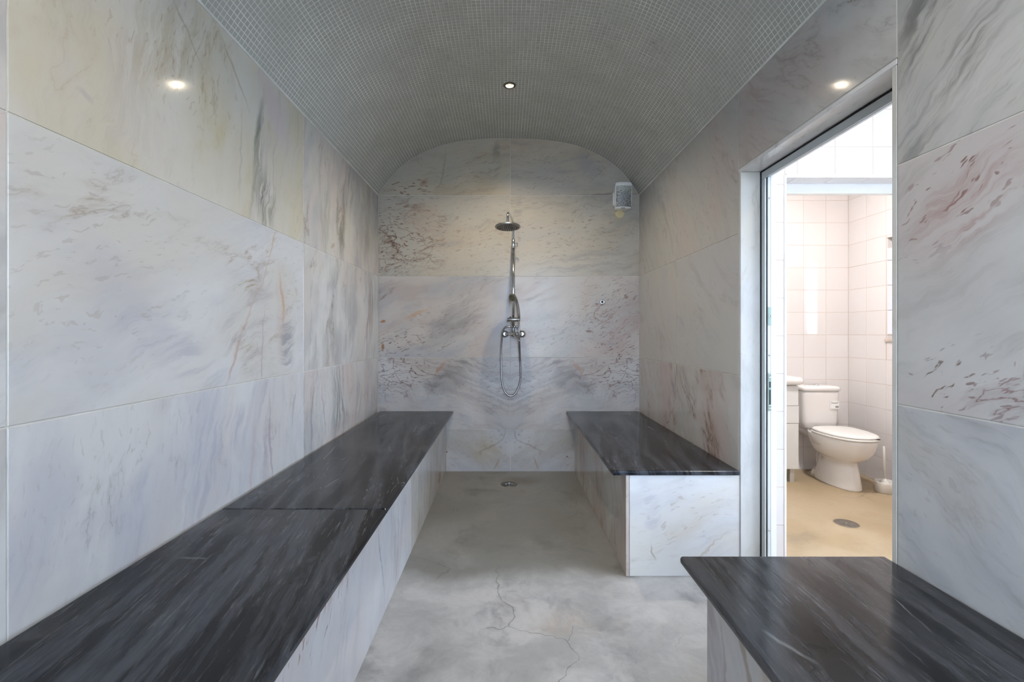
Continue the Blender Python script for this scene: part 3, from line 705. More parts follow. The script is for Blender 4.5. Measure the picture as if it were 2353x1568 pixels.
bm = bmesh.new()
add_box(bm, 1.045, XW, YF - 0.1, TY + 0.1, SPRING + 0.03, TZ + 0.05)
add_box(bm, 1.045, XW, YB + 0.1, TY + 0.1, BFZ - 0.1, SPRING + 0.03)
wl_ = link('wall_wet_room_left', bm, M['white_paint'])
tagd(wl_, 'white wet-room side of the wall shared with the steam room', 'wall', 'structure')
wb = link('wall_toilet_back', box(XW - 0.02, TX + 0.2, TY + 0.0015, TY + 0.1, BFZ - 0.1, TZ), M['tile_grout'])
tagd(wb, 'pinkish white tiled wall behind the toilet', 'wall', 'structure')
T = 0.2
for i in range(7):
    for k in range(14):
        u1 = TX - i * T; z0 = BFZ + 0.003 + k * T
        piece('wall_tile', fr_y(TY, -1), rect(u1 - T, u1, z0, min(z0 + T, TZ)), M['tile'], wb, t=0.007, gap=0.0028, ch=0.0012)

WY0, WY1, WZ0, WZ1 = 3.17, 3.652, 0.978, 1.788
bm = bmesh.new()
VY0, VY1, VZ0, VZ1 = -0.25, 1.45, 0.45, 2.00      # unseen larger window, added to light the left wall through the doorway
add_box(bm, TX + 0.0015, TX + 0.2, YF - 0.1, VY0, BFZ - 0.1, TZ)
add_box(bm, TX + 0.0015, TX + 0.2, VY1, WY0, BFZ - 0.1, TZ)
add_box(bm, TX + 0.0015, TX + 0.2, VY0, VY1, BFZ - 0.1, VZ0)
add_box(bm, TX + 0.0015, TX + 0.2, VY0, VY1, VZ1, TZ)
add_box(bm, TX + 0.0015, TX + 0.2, WY1, TY + 0.1, BFZ - 0.1, TZ)
add_box(bm, TX + 0.0015, TX + 0.2, WY0, WY1, BFZ - 0.1, WZ0)
add_box(bm, TX + 0.0015, TX + 0.2, WY0, WY1, WZ1, TZ)
wt = link('wall_toilet_right', bm, M['tile_grout'])
tagd(wt, 'pinkish white tiled wall with the small window right of the toilet', 'wall', 'structure')
for i in range(8):
    for k in range(14):
        u1 = TY - i * T; u0 = u1 - T; z0 = BFZ + 0.003 + k * T; z1 = min(z0 + T, TZ)
        cells = [(u0, u1, z0, z1)]
        if u1 > WY0 and u0 < WY1 and z1 > WZ0 and z0 < WZ1:
            cells = []
            if u1 > WY1 and u0 < WY1: cells.append((WY1, u1, z0, z1)); 
            if u0 < WY0 and u1 > WY0: cells.append((u0, WY0, z0, z1))
            a, b_ = max(u0, WY0), min(u1, WY1)
            if z0 < WZ0: cells.append((a, b_, z0, WZ0))
            if z1 > WZ1: cells.append((a, b_, WZ1, z1))
        for c in cells:
            if c[1] - c[0] > 0.012 and c[3] - c[2] > 0.012:
                piece('wall_tile', fr_x(TX, -1), rect(*c), M['tile'], wt, t=0.007, gap=0.0028, ch=0.0012)
for k in range(6):      # tiled far reveal of the window
    z0 = BFZ + 0.003 + (k + 5) * T; z1 = z0 + T
    z0 = max(z0, WZ0); z1 = min(z1, WZ1)
    if z1 - z0 > 0.01:
        piece('wall_tile', fr_y(WY1, -1), rect(TX - 0.0, TX + 0.14, z0, z1), M['tile'], wt, t=0.006, gap=0.0028, ch=0.0012, proud=0.006)
# window
wn = empty('window_1', (TX + 0.17, (WY0 + WY1) / 2, WZ0), 'small white framed window right of the toilet', 'window'); wn['kind'] = 'structure'
bm = bmesh.new()
for a in ((WY0, WY0 + 0.04, WZ0, WZ1), (WY1 - 0.04, WY1, WZ0, WZ1), (WY0 + 0.04, WY1 - 0.04, WZ0, WZ0 + 0.045), (WY0 + 0.04, WY1 - 0.04, WZ1 - 0.045, WZ1)):
    add_box(bm, TX + 0.15, TX + 0.195, a[0], a[1], a[2], a[3], 0.003, 1)
link('window_frame', bm, M['white_paint'], wn, (TX + 0.17, (WY0 + WY1) / 2, WZ0))
gl = NB('window_glass'); gl.set('Base Color', (0.95, 0.97, 0.97)); gl.set('Roughness', 0.35); gl.set('Transmission Weight', 1.0); gl.set('IOR', 1.05)
link('pane', box(TX + 0.168, TX + 0.173, WY0 + 0.04, WY1 - 0.04, WZ0 + 0.045, WZ1 - 0.045), gl.m, wn, (TX + 0.17, (WY0 + WY1) / 2, WZ0))
link('window_sill', box(TX - 0.012, TX + 0.15, WY0 - 0.01, WY1 + 0.012, WZ0 - 0.022, WZ0 + 0.002, 0.003, 2), plain('pink_stone_sill', (0.60, 0.50, 0.45), 0.3, var=0.1, vscale=30), wn, (TX + 0.07, (WY0 + WY1) / 2, WZ0))

w2 = empty('added_window', (TX + 0.17, (VY0 + VY1) / 2, VZ0), 'unseen wide white framed window added to light the left wall through the doorway', 'window'); w2['kind'] = 'structure'
bm = bmesh.new()
ym = (VY0 + VY1) / 2
for a in ((VY0, VY0 + 0.05, VZ0, VZ1), (VY1 - 0.05, VY1, VZ0, VZ1), (VY0 + 0.05, VY1 - 0.05, VZ0, VZ0 + 0.05), (VY0 + 0.05, VY1 - 0.05, VZ1 - 0.05, VZ1), (ym - 0.03, ym + 0.03, VZ0 + 0.05, VZ1 - 0.05)):
    add_box(bm, TX + 0.15, TX + 0.195, a[0], a[1], a[2], a[3], 0.003, 1)
link('window_frame', bm, M['white_paint'], w2, (TX + 0.17, ym, VZ0))

# partition between vestibule and toilet
OX0, OX1, OZ = 1.470, 2.42, 1.852
bm = bmesh.new()
add_box(bm, XW - 0.02, OX0, PY + 0.0015, PY + 0.095, BFZ - 0.1, TZ)
add_box(bm, OX1, TX + 0.01, PY + 0.0015, PY + 0.095, BFZ - 0.1, TZ)
add_box(bm, OX0, OX1, PY + 0.0015, PY + 0.095, OZ, TZ)
wp = link('wall_partition', bm, M['tile_grout'])
tagd(wp, 'white tiled partition with the framed opening to the toilet', 'wall', 'structure')
for i in range(-3, 8):
    for k in range(14):
        u0 = 1.536 + i * T; u1 = u0 + T; z0 = BFZ + 0.003 + k * T; z1 = min(z0 + T, TZ)
        u0 = max(u0, XW); u1 = min(u1, TX)
        cells = [(u0, u1, z0, z1)]
        if u1 > OX0 and u0 < OX1 and z0 < OZ + 0.01:
            cells = []
            if u0 < OX0: cells.append((u0, OX0, z0, z1 if z1 < OZ + 0.01 else z1))
            if u1 > OX1: cells.append((OX1, u1, z0, z1))
            if z1 > OZ + 0.01: cells.append((max(u0, OX0), min(u1, OX1), OZ + 0.01, z1))
        for c in cells:
            if c[1] - c[0] > 0.012 and c[3] - c[2] > 0.012:
                piece('wall_tile', fr_y(PY, -1), rect(*c), M['tile'], wp, t=0.007, gap=0.003, ch=0.0012)
for i in range(-1, 6):   # tiled soffit of the opening
    u0 = max(1.536 + i * T, OX0); u1 = min(1.536 + (i + 1) * T, OX1)
    if u1 - u0 > 0.012:
        piece('soffit_tile', fr_z(OZ, -1), rect(u0, u1, PY + 0.012, PY + 0.096), M['tile'], wp, t=0.006, gap=0.003, ch=0.001, proud=0.006)
dr2 = empty('door_2', (OX0, PY + 0.1, BFZ), 'white door casing of the toilet opening in the tiled partition', 'door frame'); dr2['kind'] = 'structure'
def ppart(name, b_, m=M['white_paint'], par=None, loc=None):
    return link(name, b_, m, par, loc)
L2 = (OX0, PY + 0.1, BFZ)
link('edge_trim', box(OX0 - 0.004, OX0 + 0.008, PY - 0.004, PY + 0.012, BFZ, OZ + 0.008, 0.002, 2), M['white_paint'], dr2, L2)
link('edge_trim', box(OX0 + 0.008, OX1, PY - 0.004, PY + 0.012, OZ - 0.006, OZ + 0.012, 0.002, 2), M['white_paint'], dr2, L2)
link('frame_jamb', box(OX0 + 0.0005, OX0 + 0.018, PY + 0.0125, PY + 0.135, BFZ, OZ - 0.007, 0.002, 2), M['white_paint'], dr2, L2)
link('frame_head', box(OX0 + 0.019, OX1, PY + 0.097, PY + 0.135, 1.792, OZ + 0.02, 0.002, 2), M['white_paint'], dr2, L2)

# aluminium frame of the steam-room door
d1 = empty('door_1', (1.08, DOOR_Y1, 0), 'grey aluminium door frame in the marble doorway, its leaf swung away', 'door frame'); d1['kind'] = 'structure'
L1 = (1.08, DOOR_Y1, 0)
FY = 1.881; FZ = 1.6655
def fpart(name, bm_, m): return link(name, bm_, m, d1, L1)
fpart('shadow_gap', box(XJ + 0.0005, 1.09, DOOR_Y1 - 0.0036, DOOR_Y1 - 0.0005, 0.012, DOOR_Z - 0.005), M['black'])
fpart('shadow_gap', box(XJ + 0.0005, 1.09, DOOR_Y0 + 0.001, DOOR_Y1 - 0.004, DOOR_Z - 0.0046, DOOR_Z - 0.0005), M['black'])
fpart('frame_jamb', box(1.067, 1.073, FY, DOOR_Y1 - 0.004, 0.012, FZ, 0.0012, 2), M['alu'])
fpart('frame_head', box(1.067, 1.073, DOOR_Y0 + 0.002, DOOR_Y1 - 0.004, FZ + 0.0006, DOOR_Z - 0.005, 0.0012, 2), M['alu'])
fpart('rubber_seal', box(1.0735, 1.0795, FY + 0.004, DOOR_Y1 - 0.004, 0.012, FZ), M['black'])
fpart('rubber_seal', box(1.0735, 1.0775, DOOR_Y0 + 0.002, DOOR_Y1 - 0.004, FZ + 0.002, DOOR_Z - 0.005), M['black'])
fpart('frame_jamb', box(1.080, 1.0915, FY, DOOR_Y1 - 0.004, 0.012, FZ + 0.004, 0.001, 1), M['alu_lite'])
fpart('frame_head', box(1.078, 1.0915, DOOR_Y0 + 0.002, DOOR_Y1 - 0.004, FZ + 0.005, DOOR_Z - 0.005, 0.001, 1), M['alu_lite'])
fpart('rubber_seal', box(1.0918, 1.0945, FY + 0.004, DOOR_Y1 - 0.004, 0.012, DOOR_Z - 0.005), M['black'])
fpart('frame_jamb', box(1.067, 1.0915, DOOR_Y0 + 0.001, DOOR_Y0 + 0.012, 0.012, FZ, 0.001, 1), M['alu'])
fpart('reveal_lining', box(1.096, XW + 0.002, FY + 0.012, DOOR_Y1 + 0.018, BFZ, DOOR_Z + 0.02, 0.001, 1), M['white_paint'])
fpart('reveal_lining', box(1.096, XW + 0.002, DOOR_Y0 - 0.016, FY + 0.012, DOOR_Z - 0.012, DOOR_Z + 0.02, 0.001, 1), M['white_paint'])
def jz(y): return CAMZ - (y - VY) * FY / FPX
def plate(z1, z0, holes=()):
    p = link('strike_plate', box(1.0795, 1.0935, FY - 0.0022, FY - 0.0002, z0, z1, 0.0007, 1), M['zinc'], d1, L1)
    for z in holes:
        link('screw', lathe([(0.0042, 0), (0.0042, 0.0012), (0.0025, 0.002)], (1.0872, FY - 0.0022, z), (0, -1, 0), 12), M['chrome'], p, L1)
    return p
plate(jz(706), jz(748), (jz(727),))
p = plate(jz(857), jz(945), (jz(860.5), jz(868.5), jz(933), jz(940)))
link('latch_slot', box(1.084, 1.0905, FY - 0.0026, FY - 0.002, jz(891), jz(877.5)), M['black'], p, L1)
link('latch_slot', box(1.084, 1.0905, FY - 0.0026, FY - 0.002, jz(930), jz(896)), M['black'], p, L1)
for z in (jz(817), jz(1219), jz(456)):
    fpart('screw', lathe([(0.004, 0), (0.004, 0.001), (0.002, 0.002)], (1.0855, FY - 0.0002, z), (0, -1, 0), 12), M['chrome'])

# ------------------------------------------------------------------ lamps
def downlight(loc, label, power):
    o = empty('downlight', loc, label, 'lamp')
    x, y, z = loc
    link('trim_ring', lathe([(0.0365, 0.0005), (0.0365, -0.0025), (0.034, -0.0045), (0.0235, -0.0045), (0.0210, -0.002), (0.0205, 0.012), (0.0250, 0.014), (0.0300, 0.014), (0.0300, 0.0005)], (x, y, z), (0, 0, 1), 40, False, False), M['bronze'], o, loc, True)
    link('reflector', lathe([(0.0250, 0.013), (0.0245, 0.026), (0.021, 0.038), (0.0145, 0.046), (0.0, 0.047)], (x, y, z), (0, 0, 1), 40, False, True), M['bronze'], o, loc, True)
    link('can', lathe([(0.0305, 0.002), (0.0305, 0.075), (0.0, 0.075)], (x, y, z), (0, 0, 1), 40, False, True), M['steel'], o, loc, True)
    em = NB('lamp_glow'); em.nt.nodes.remove(em.p)
    e = em.n('ShaderNodeEmission'); e.inputs[0].default_value = (1, 0.93, 0.80, 1); e.inputs[1].default_value = 10
    em.nt.links.new(e.outputs[0], em.out.inputs[0])
    link('bulb', lathe([(0.0, 0.017), (0.008, 0.018), (0.012, 0.022), (0.0135, 0.030), (0.0135, 0.040)], (x, y, z), (0, 0, 1), 28, True, True), em.m, o, loc, True)
    l = bpy.data.lights.new('downlight_beam', 'AREA'); l.shape = 'DISK'; l.size = 0.026; l.energy = power; l.color = (1.0, 0.87, 0.66); l.spread = math.radians(178)
    lo = bpy.data.objects.new('downlight_beam', l); COL.objects.link(lo); lo.parent = o; lo.location = (0, 0, 0.0105)
    return o
downlight((0.018, 2.648, APEX), 'small round recessed downlight glowing in the mosaic vault', 13)
downlight((0.018, 0.75, APEX), 'unseen recessed downlight added above the camera to warm the near walls', 13)  # out of view, added for warm light on the near upper walls

def added_ceiling_lamp(loc, label, power, r=0.14, color=(1.0, 0.93, 0.85)):  # out-of-view fitting added to brighten the wet room
    o = empty('added_ceiling_lamp', loc, label, 'lamp')
    x, y, z = loc
    link('base', lathe([(r * 0.6, 0), (r * 0.6, -0.02), (r, -0.022), (r, -0.034)], loc, (0, 0, 1), 32), M['white_paint'], o, loc)
    em = NB('diffuser_glow'); em.nt.nodes.remove(em.p)
    e = em.n('ShaderNodeEmission'); e.inputs[0].default_value = (*color, 1); e.inputs[1].default_value = 6
    em.nt.links.new(e.outputs[0], em.out.inputs[0])
    link('diffuser', lathe([(r * 0.96, -0.034), (r * 0.9, -0.06), (r * 0.6, -0.085), (0.0, -0.095)], loc, (0, 0, 1), 32), em.m, o, loc, True)
    l = bpy.data.lights.new('added_ceiling_lamp_light', 'AREA'); l.shape = 'DISK'; l.size = 2 * r; l.energy = power; l.color = color
    lo = bpy.data.objects.new('added_ceiling_lamp_light', l); COL.objects.link(lo); lo.parent = o; lo.location = (0, 0, -0.10)
    return o
added_ceiling_lamp((1.75, 1.35, TZ), 'unseen round ceiling lamp added to brighten the wet room outside the marble doorway', 9, 0.16)  # added lamp, lifts the space outside the doorway
added_ceiling_lamp((2.15, 2.85, TZ), 'unseen round ceiling lamp added to brighten the toilet room', 34, 0.12, (1.0, 0.98, 0.97))  # added lamp, lifts the toilet room

# ================================================================== BENCHES
SZ = 0.4473; ST = 0.020
def bench(loc, label):
    return empty('stone_bench', loc, label, 'bench', None)
BMAT = {
 'L1': marble('marble_bench_left_far', 71, (0.55, 0.52, 0.48), (0.47, 0.43, 0.38), (0.46, 0.40, 0.36), 84, 0.6, (0.31, 0.27, 0.24), crack=0.4, feats=[('flat', 3.02, 0.06, 0.05, 0.06, 90, (0.30, 0.13, 0.04), 0.75)]),
 'L2': marble('marble_bench_left_mid', 72, (0.61, 0.61, 0.61), (0.54, 0.53, 0.54), (0.58, 0.54, 0.52), 75, 0.35, (0.38, 0.38, 0.42), crack=0.3, feats=[
    ('flat', 1.62, 0.22, 0.22, 0.010, 105, (0.33, 0.34, 0.38), 0.65), ('streak', 1.85, 0.2, 0.3, 0.12, 85, (0.40, 0.38, 0.38), 0.7), ('speck', 1.1, 0.33, 0.35, 0.1, 0, (0.28, 0.15, 0.14), 0.8), ('streak', 1.2, 0.36, 0.3, 0.06, 0, (0.45, 0.30, 0.30), 0.6)]),
 'L3': marble('marble_bench_left_near', 73, (0.61, 0.61, 0.61), (0.54, 0.53, 0.54), PINK, 60, 0.3),
 'R1': marble('marble_bench_right_side', 74, (0.52, 0.49, 0.44), (0.44, 0.40, 0.35), (0.45, 0.37, 0.33), 86, 0.75, (0.26, 0.20, 0.17), crack=0.5, crack_col=(0.18, 0.1, 0.08), feats=[
    ('streak', 3.2, 0.2, 0.3, 0.16, 90, (0.30, 0.18, 0.15), 0.8)]),
 'R2': marble('marble_bench_right_end', 75, (0.60, 0.60, 0.60), (0.52, 0.52, 0.53), (0.56, 0.53, 0.48), 12, 0.35, (0.42, 0.41, 0.42), crack=0.3, crack_col=(0.32, 0.28, 0.24), feats=[
    ('streak', 0.60, 0.28, 0.16, 0.05, 95, (0.42, 0.41, 0.45), 0.7), ('flat', 0.83, 0.115, 0.14, 0.007, 34, (0.42, 0.36, 0.29), 0.65), ('flat', 0.62, 0.12, 0.05, 0.006, -60, (0.30, 0.25, 0.19), 0.7), ('cloud', 0.72, 0.22, 0.2, 0.1, 20, (0.52, 0.46, 0.38), 0.6), ('speck', 0.75, 0.25, 0.3, 0.2, 10, (0.40, 0.36, 0.32), 0.6), ('crack', 0.6, 0.08, 0.1, 0.08, -50, (0.25, 0.21, 0.15), 1.0)]),
 'N1': marble('marble_bench_near_side', 76, (0.52, 0.50, 0.48), (0.45, 0.42, 0.39), (0.44, 0.42, 0.44), 72, 0.6, (0.32, 0.29, 0.28), crack=0.8, crack_col=(0.26, 0.21, 0.15), feats=[
    ('flat', 0.95, 0.32, 0.20, 0.012, 62, (0.27, 0.21, 0.14), 0.7), ('flat', 1.04, 0.22, 0.22, 0.010, 82, (0.30, 0.25, 0.22), 0.6), ('streak', 1.09, 0.25, 0.25, 0.05, 75, (0.30, 0.27, 0.26), 0.8), ('flat', 0.88, 0.33, 0.2, 0.02, 58, (0.40, 0.34, 0.24), 0.6)]),
}
# left bench
LB = (-0.70, 1.5, 0)
bl = bench(LB, 'long dark-topped marble bench running along the whole left wall')
link('base', box(XL + 0.002, -0.4605, YF + 0.002, YB - 0.002, 0.001, SZ - ST - 0.0015), M['core'], bl, LB)
for (y1, y0, k) in ((YB, 2.122, 'L1'), (2.122, 0.866, 'L2'), (0.866, YF, 'L3')):
    piece('front_panel', fr_x(-0.446, 1), rect(y0, y1, 0.0, SZ - ST - 0.001), BMAT[k], bl, gap=0.0016)
DM1 = dark_marble('dark_marble_left_far', 4, 97); DM2 = dark_marble('dark_marble_left_near', 6.3, 99, white=0.15)
stone_box('seat_slab', XL + 0.014, -0.3935, 1.4925, YB - 0.001, SZ - ST, SZ, DM1, bl, (0, 1), 0.006, 3, LB)
stone_box('seat_slab', XL + 0.014, -0.3935, YF + 0.003, 1.4905, SZ - ST, SZ, DM2, bl, (0, 1), 0.006, 3, LB)
# right bench at the back
RB = (0.74, 2.64, 0)
br_ = bench(RB, 'short dark-topped marble bench between the back wall and the doorway')
link('base', box(0.516, XR - 0.002, 1.927, YB - 0.002, 0.001, SZ - ST - 0.0015), M['core'], br_, RB)
stone_box('side_panel', 0.502, 0.5155, 1.9133, YB - 0.001, 0.0005, SZ - ST - 0.0008, BMAT['R1'], br_, (1, 2), 0.0008, 1, RB)
piece('end_panel', fr_y(1.9137, -1), rect(0.5165, XR - 0.0005, 0.0, SZ - ST - 0.001), BMAT['R2'], br_, gap=0.0014)
stone_box('seat_slab', 0.4425, XR - 0.006, 1.9015, YB - 0.001, SZ - ST, SZ, dark_marble('dark_marble_right', 9.2, 84, white=0.5), br_, (0, 1), 0.006, 3, RB)
# near right bench
NBL = (0.74, 0.1, 0)
bn = bench(NBL, 'near dark-topped marble bench in front of the doorway on the right')
link('base', box(0.516, XR - 0.002, YF + 0.002, 1.131, 0.001, SZ - ST - 0.0015), M['core'], bn, NBL)
piece('front_panel', fr_x(0.5035, -1), rect(YF, 1.144, 0.0, SZ - ST - 0.001), BMAT['N1'], bn, gap=0.0012)
piece('end_panel', fr_y(1.1445, 1), rect(0.517, XR - 0.001, 0.0, SZ - ST - 0.001), BMAT['N1'], bn, gap=0.0012)
stone_box('seat_slab', 0.4475, XR - 0.004, YF + 0.003, 1.178, SZ - ST, SZ, dark_marble('dark_marble_near', 2.6, 88, base=(0.006, 0.007, 0.009), lite=(0.048, 0.050, 0.056), white=0.35, rough=0.13, spec=0.34), bn, (0, 1), 0.007, 4, NBL)

# ================================================================== SHOWER
RX, RY = 0.0490, 3.290
SL = (RX, YB, 1.02)
sh = empty('shower_column', SL, 'chrome shower column with round rain head on the back marble wall', 'shower')
def sp(name, bm_, m=None, par=None, smooth=True): return link(name, bm_, m or M['chrome'], par or sh, SL, smooth)
ZC = CAMZ + (VY - 570) * RY / FPX
sp('riser_pipe', tube([(RX, RY, 1.03), (RX, RY, ZC)], 0.0098, 20))
HYc, HXc, HZc = 2.97, 0.0076, 1.7224
armp = smooth_path([(RX, RY, ZC), (RX, RY, 1.74), (RX, RY, 1.795), (RX - 0.004, RY - 0.03, 1.822), (RX - 0.010, RY - 0.075, 1.826), (HXc + 0.012, HYc + 0.075, 1.822), (HXc + 0.003, HYc + 0.025, 1.814), (HXc, HYc, 1.785), (HXc, HYc, HZc + 0.008)], 8)
sp('arm_pipe', tube(armp, 0.0078, 18))
col_ = sp('rail_clamp', lathe([(0.0098, -0.002), (0.0122, 0), (0.0122, 0.062), (0.009, 0.064)], (RX, RY, ZC), (0, 0, 1), 24))
bm = tube([(RX + 0.008, RY, ZC + 0.034), (RX + 0.030, RY, ZC + 0.034)], 0.0042, 10)
add_tube(bm, smooth_path([(RX + 0.026, RY, ZC + 0.034), (RX + 0.0295, RY, ZC + 0.032), (RX + 0.0295, RY, ZC + 0.012)], 3), 0.0030, 10)
link('clamp_lever', bm, M['chrome'], col_, SL, True)
bm = tube([(RX, RY, ZC + 0.02), (RX, YB - 0.004, ZC + 0.02)], 0.007, 14)
add_lathe(bm, [(0.018, 0), (0.018, 0.006), (0.012, 0.012)], (RX, YB, ZC + 0.02), (0, -1, 0), 24)
sp('wall_bracket', bm)
# rain head
hn = Vector((0, -math.sin(math.radians(4)), -math.cos(math.radians(4))))
hc = Vector((HXc, HYc, HZc))
rh = sp('rain_head', lathe([(0.010, -0.012), (0.012, -0.005), (0.060, -0.0035), (0.081, -0.001), (0.083, 0.002), (0.083, 0.008), (0.081, 0.0095)], hc, hn, 56), M['steel'])
fx, fy, fd = frame_of(hn)
bm = bmesh.new()
for ring, cnt in ((0.011, 6), (0.022, 12), (0.034, 18), (0.046, 24), (0.058, 30), (0.069, 34)):
    for k in range(cnt):
        a = 2 * math.pi * k / cnt + ring * 40
        add_lathe(bm, [(0.0026, 0), (0.0026, 0.0022), (0.0016, 0.003)], hc + fd * 0.0094 + fx * ring * math.cos(a) + fy * ring * math.sin(a), hn, 8)
noz = link('nozzles', bm, M['black'], rh, SL); noz['kind'] = 'stuff'
# slider with hand shower
SZz = CAMZ + (VY - 734.5) * 3.265 / FPX
bm = lathe([(0.0125, -0.042), (0.0135, -0.040), (0.0135, 0.046), (0.0125, 0.048)], (RX - 0.0005, 3.268, SZz), (1, 0, 0), 24)
hold = sp('slider_holder', bm, M['steel'])
link('slider_knob', lathe([(0.0055, 0), (0.0055, 0.006), (0.004, 0.0075)], (RX - 0.021, 3.268, SZz + 0.0125), (0, 0, 1), 14), M['black'], hold, SL, True)
hx = RX + 0.041
hsp = Vector((0.0425, 3.195, CAMZ + (VY - 684) * 3.2 / FPX))
hsd = Vector((-0.42, -0.78, -0.46)).normalized()
hand = sp('hand_shower', lathe([(0.012, -0.020), (0.022, -0.014), (0.0275, -0.005), (0.028, 0.003), (0.0265, 0.006)], hsp, hsd, 36), M['olive'])
link('spray_face', lathe([(0.0215, 0.0055), (0.0215, 0.0078), (0.019, 0.0082)], hsp, hsd, 36), M['face_olive'], hand, SL, True)
bm = bmesh.new()
gx, gy, gd = frame_of(hsd)
for k in range(16):
    a = 2 * math.pi * k / 16
    add_lathe(bm, [(0.0013, 0), (0.0010, 0.0012)], hsp + gd * 0.0082 + (gx * math.cos(a) + gy * math.sin(a)) * 0.016, hsd, 6)
nz = link('spray_nozzles', bm, M['black'], hand, SL); nz['kind'] = 'stuff'
hpath = smooth_path([hsp - hsd * 0.012 + Vector((0.010, 0.004, -0.004)), (0.070, 3.225, 1.250), (0.082, 3.242, 1.20), (0.0885, 3.255, 1.15), (0.0900, 3.264, SZz + 0.006)], 8)
link('handle', tube(hpath, [0.0125 - 0.004 * i / (len(hpath) - 1) for i in range(len(hpath))], 16), M['chrome'], hand, SL, True)
# diverter cross, mixer
TZz = CAMZ + (VY - 751) * 3.285 / FPX
bm = tube([(RX - 0.022, RY, TZz), (RX + 0.036, RY, TZz)], 0.0065, 16)
add_tube(bm, [(RX, RY, TZz - 0.034), (RX, RY, TZz + 0.022)], 0.0085, 16)
add_lathe(bm, [(0.0080, 0), (0.0085, 0.002), (0.0085, 0.012), (0.007, 0.014)], (RX + 0.022, RY, TZz), (1, 0, 0), 16)
sp('diverter', bm)
MZ = 1.0180; MY = 3.302
bm = lathe([(0.010, -0.010), (0.0115, -0.006), (0.0115, 0.110), (0.010, 0.114)], (RX - 0.052, MY, MZ), (1, 0, 0), 24)
add_lathe(bm, [(0.021, -0.010), (0.0225, -0.004), (0.0225, 0.030), (0.019, 0.040)], (RX + 0.002, MY + 0.012, MZ), (0, -1, 0), 28)
sp('mixer_body', bm)
for ex in (-0.0130, 0.1135):
    e = sp('wall_flange', lathe([(0.0275, 0), (0.0275, 0.003), (0.024, 0.009), (0.017, 0.014), (0.0150, 0.016)], (ex, YB, MZ), (0, -1, 0), 36))
    link('union_nut', lathe([(0.0145, 0.014), (0.0155, 0.016), (0.0155, 0.040), (0.0125, 0.046), (0.0125, 0.075)], (ex, YB, MZ), (0, -1, 0), 6), M['steel'], e, SL)
lp = [Vector((RX - 0.014, 3.262, MZ + 0.015)), Vector((RX - 0.004, 3.252, MZ + 0.004)), Vector((RX + 0.020, 3.228, MZ - 0.022)), Vector((RX + 0.0425, 3.205, MZ - 0.048))]
sp('mixer_lever', tube(smooth_path(lp, 5), [0.0062] * 5 + [0.0068] * 6 + [0.0052] * 5, 16))
# hose
def hp(x, y, Y): return ((x - VX) * Y / FPX, Y, CAMZ - (y - VY) * Y / FPX)
hose = [hp(1172.5, 751, 3.29), hp(1165, 751, 3.29), hp(1158.5, 755, 3.30), hp(1154.5, 765, 3.31), hp(1153.3, 780, 3.325), hp(1151.5, 805, 3.34), hp(1151.3, 830, 3.345), hp(1152.3, 858, 3.345), hp(1154.2, 882, 3.345),
        hp(1159, 898, 3.345), hp(1166, 907.5, 3.345), hp(1173.5, 910.5, 3.345), hp(1182, 907, 3.345), hp(1190.5, 894, 3.345), hp(1195.5, 876, 3.345), hp(1196.6, 858, 3.34), hp(1195.2, 828, 3.33), hp(1194, 800, 3.30), hp(1193.2, 775, 3.262), hp(1192.6, 755, 3.255), hp(1192.0, 738, 3.264)]
hpth = smooth_path(hose, 7)
sp('hose', tube(hpth, [0.0062 + 0.0005 * (i % 2) for i in range(len(hpth))], 12), M['steel'])

# small chrome outlet on the back wall
ox, oz = bu(1384), bv(694.5)
so = empty('steam_nozzle', (ox, YB, oz), 'tiny round chrome nozzle with dark hole, right of the shower', 'nozzle')
link('rim', lathe([(0.0185, 0), (0.0185, 0.0035), (0.016, 0.006), (0.0105, 0.007), (0.0070, 0.004), (0.0065, -0.004)], (ox, YB, oz), (0, -1, 0), 32), M['chrome'], so, (ox, YB, oz), True)
link('hole', lathe([(0.0068, 0.0035), (0.0068, 0.0045)], (ox, YB, oz), (0, -1, 0), 20), M['black'], so, (ox, YB, oz))

# rust speckled wall box
def spk():
    b = NB('rust_speckled_cover')
    tc = b.n('ShaderNodeTexCoord').outputs['Object']
    n = b.noise(tc, 120, 3, 0.55); n2 = b.noise(tc, 14, 3); n3 = b.noise(b.vmath('ADD', tc, (3, 1, 2)), 60, 3)
    sx = b.n('ShaderNodeSeparateXYZ'); b.put(sx.inputs[0], tc)
    low = b.rng(sx.outputs[2], 0.14, 0.0, 0.0, 0.10, smooth=False)
    c = b.mix(b.rng(n2, 0.4, 0.6), (0.37, 0.38, 0.33), (0.43, 0.43, 0.38))
    oval = b.vmath('LENGTH', b.tmap(b.vmath('MULTIPLY', tc, (1, 0, 1)), loc=(0.010, 0, 0.035), scale=(0.055, 1, 0.085)))
    c = b.mix(b.rng(oval, 1.0, 0.97), c, (0.28, 0.29, 0.28))
    c = b.mix(b.rng(b.math('ADD', n, low), 0.60, 0.645), c, (0.075, 0.04, 0.018))
    c = b.mix(b.math('MULTIPLY', b.rng(n3, 0.55, 0.7), b.rng(sx.outputs[2], 0.145, 0.17)), c, (0.28, 0.17, 0.07))
    b.set('Base Color', c); b.set('Roughness', 0.4)
    return b.m
DXa, DXb = 0.787, 0.912
dl = (0.85, YB, 1.935)
dv = empty('wall_dispenser', dl, 'white wall box with rust-speckled grey cover high in the right corner', 'dispenser')
def dring(y, xa_, xb_, za, zb): return [(xa_, y, za), (xb_, y, za), (xb_, y, zb), (xa_, y, zb)]
bm = bmesh.new()
rings = []
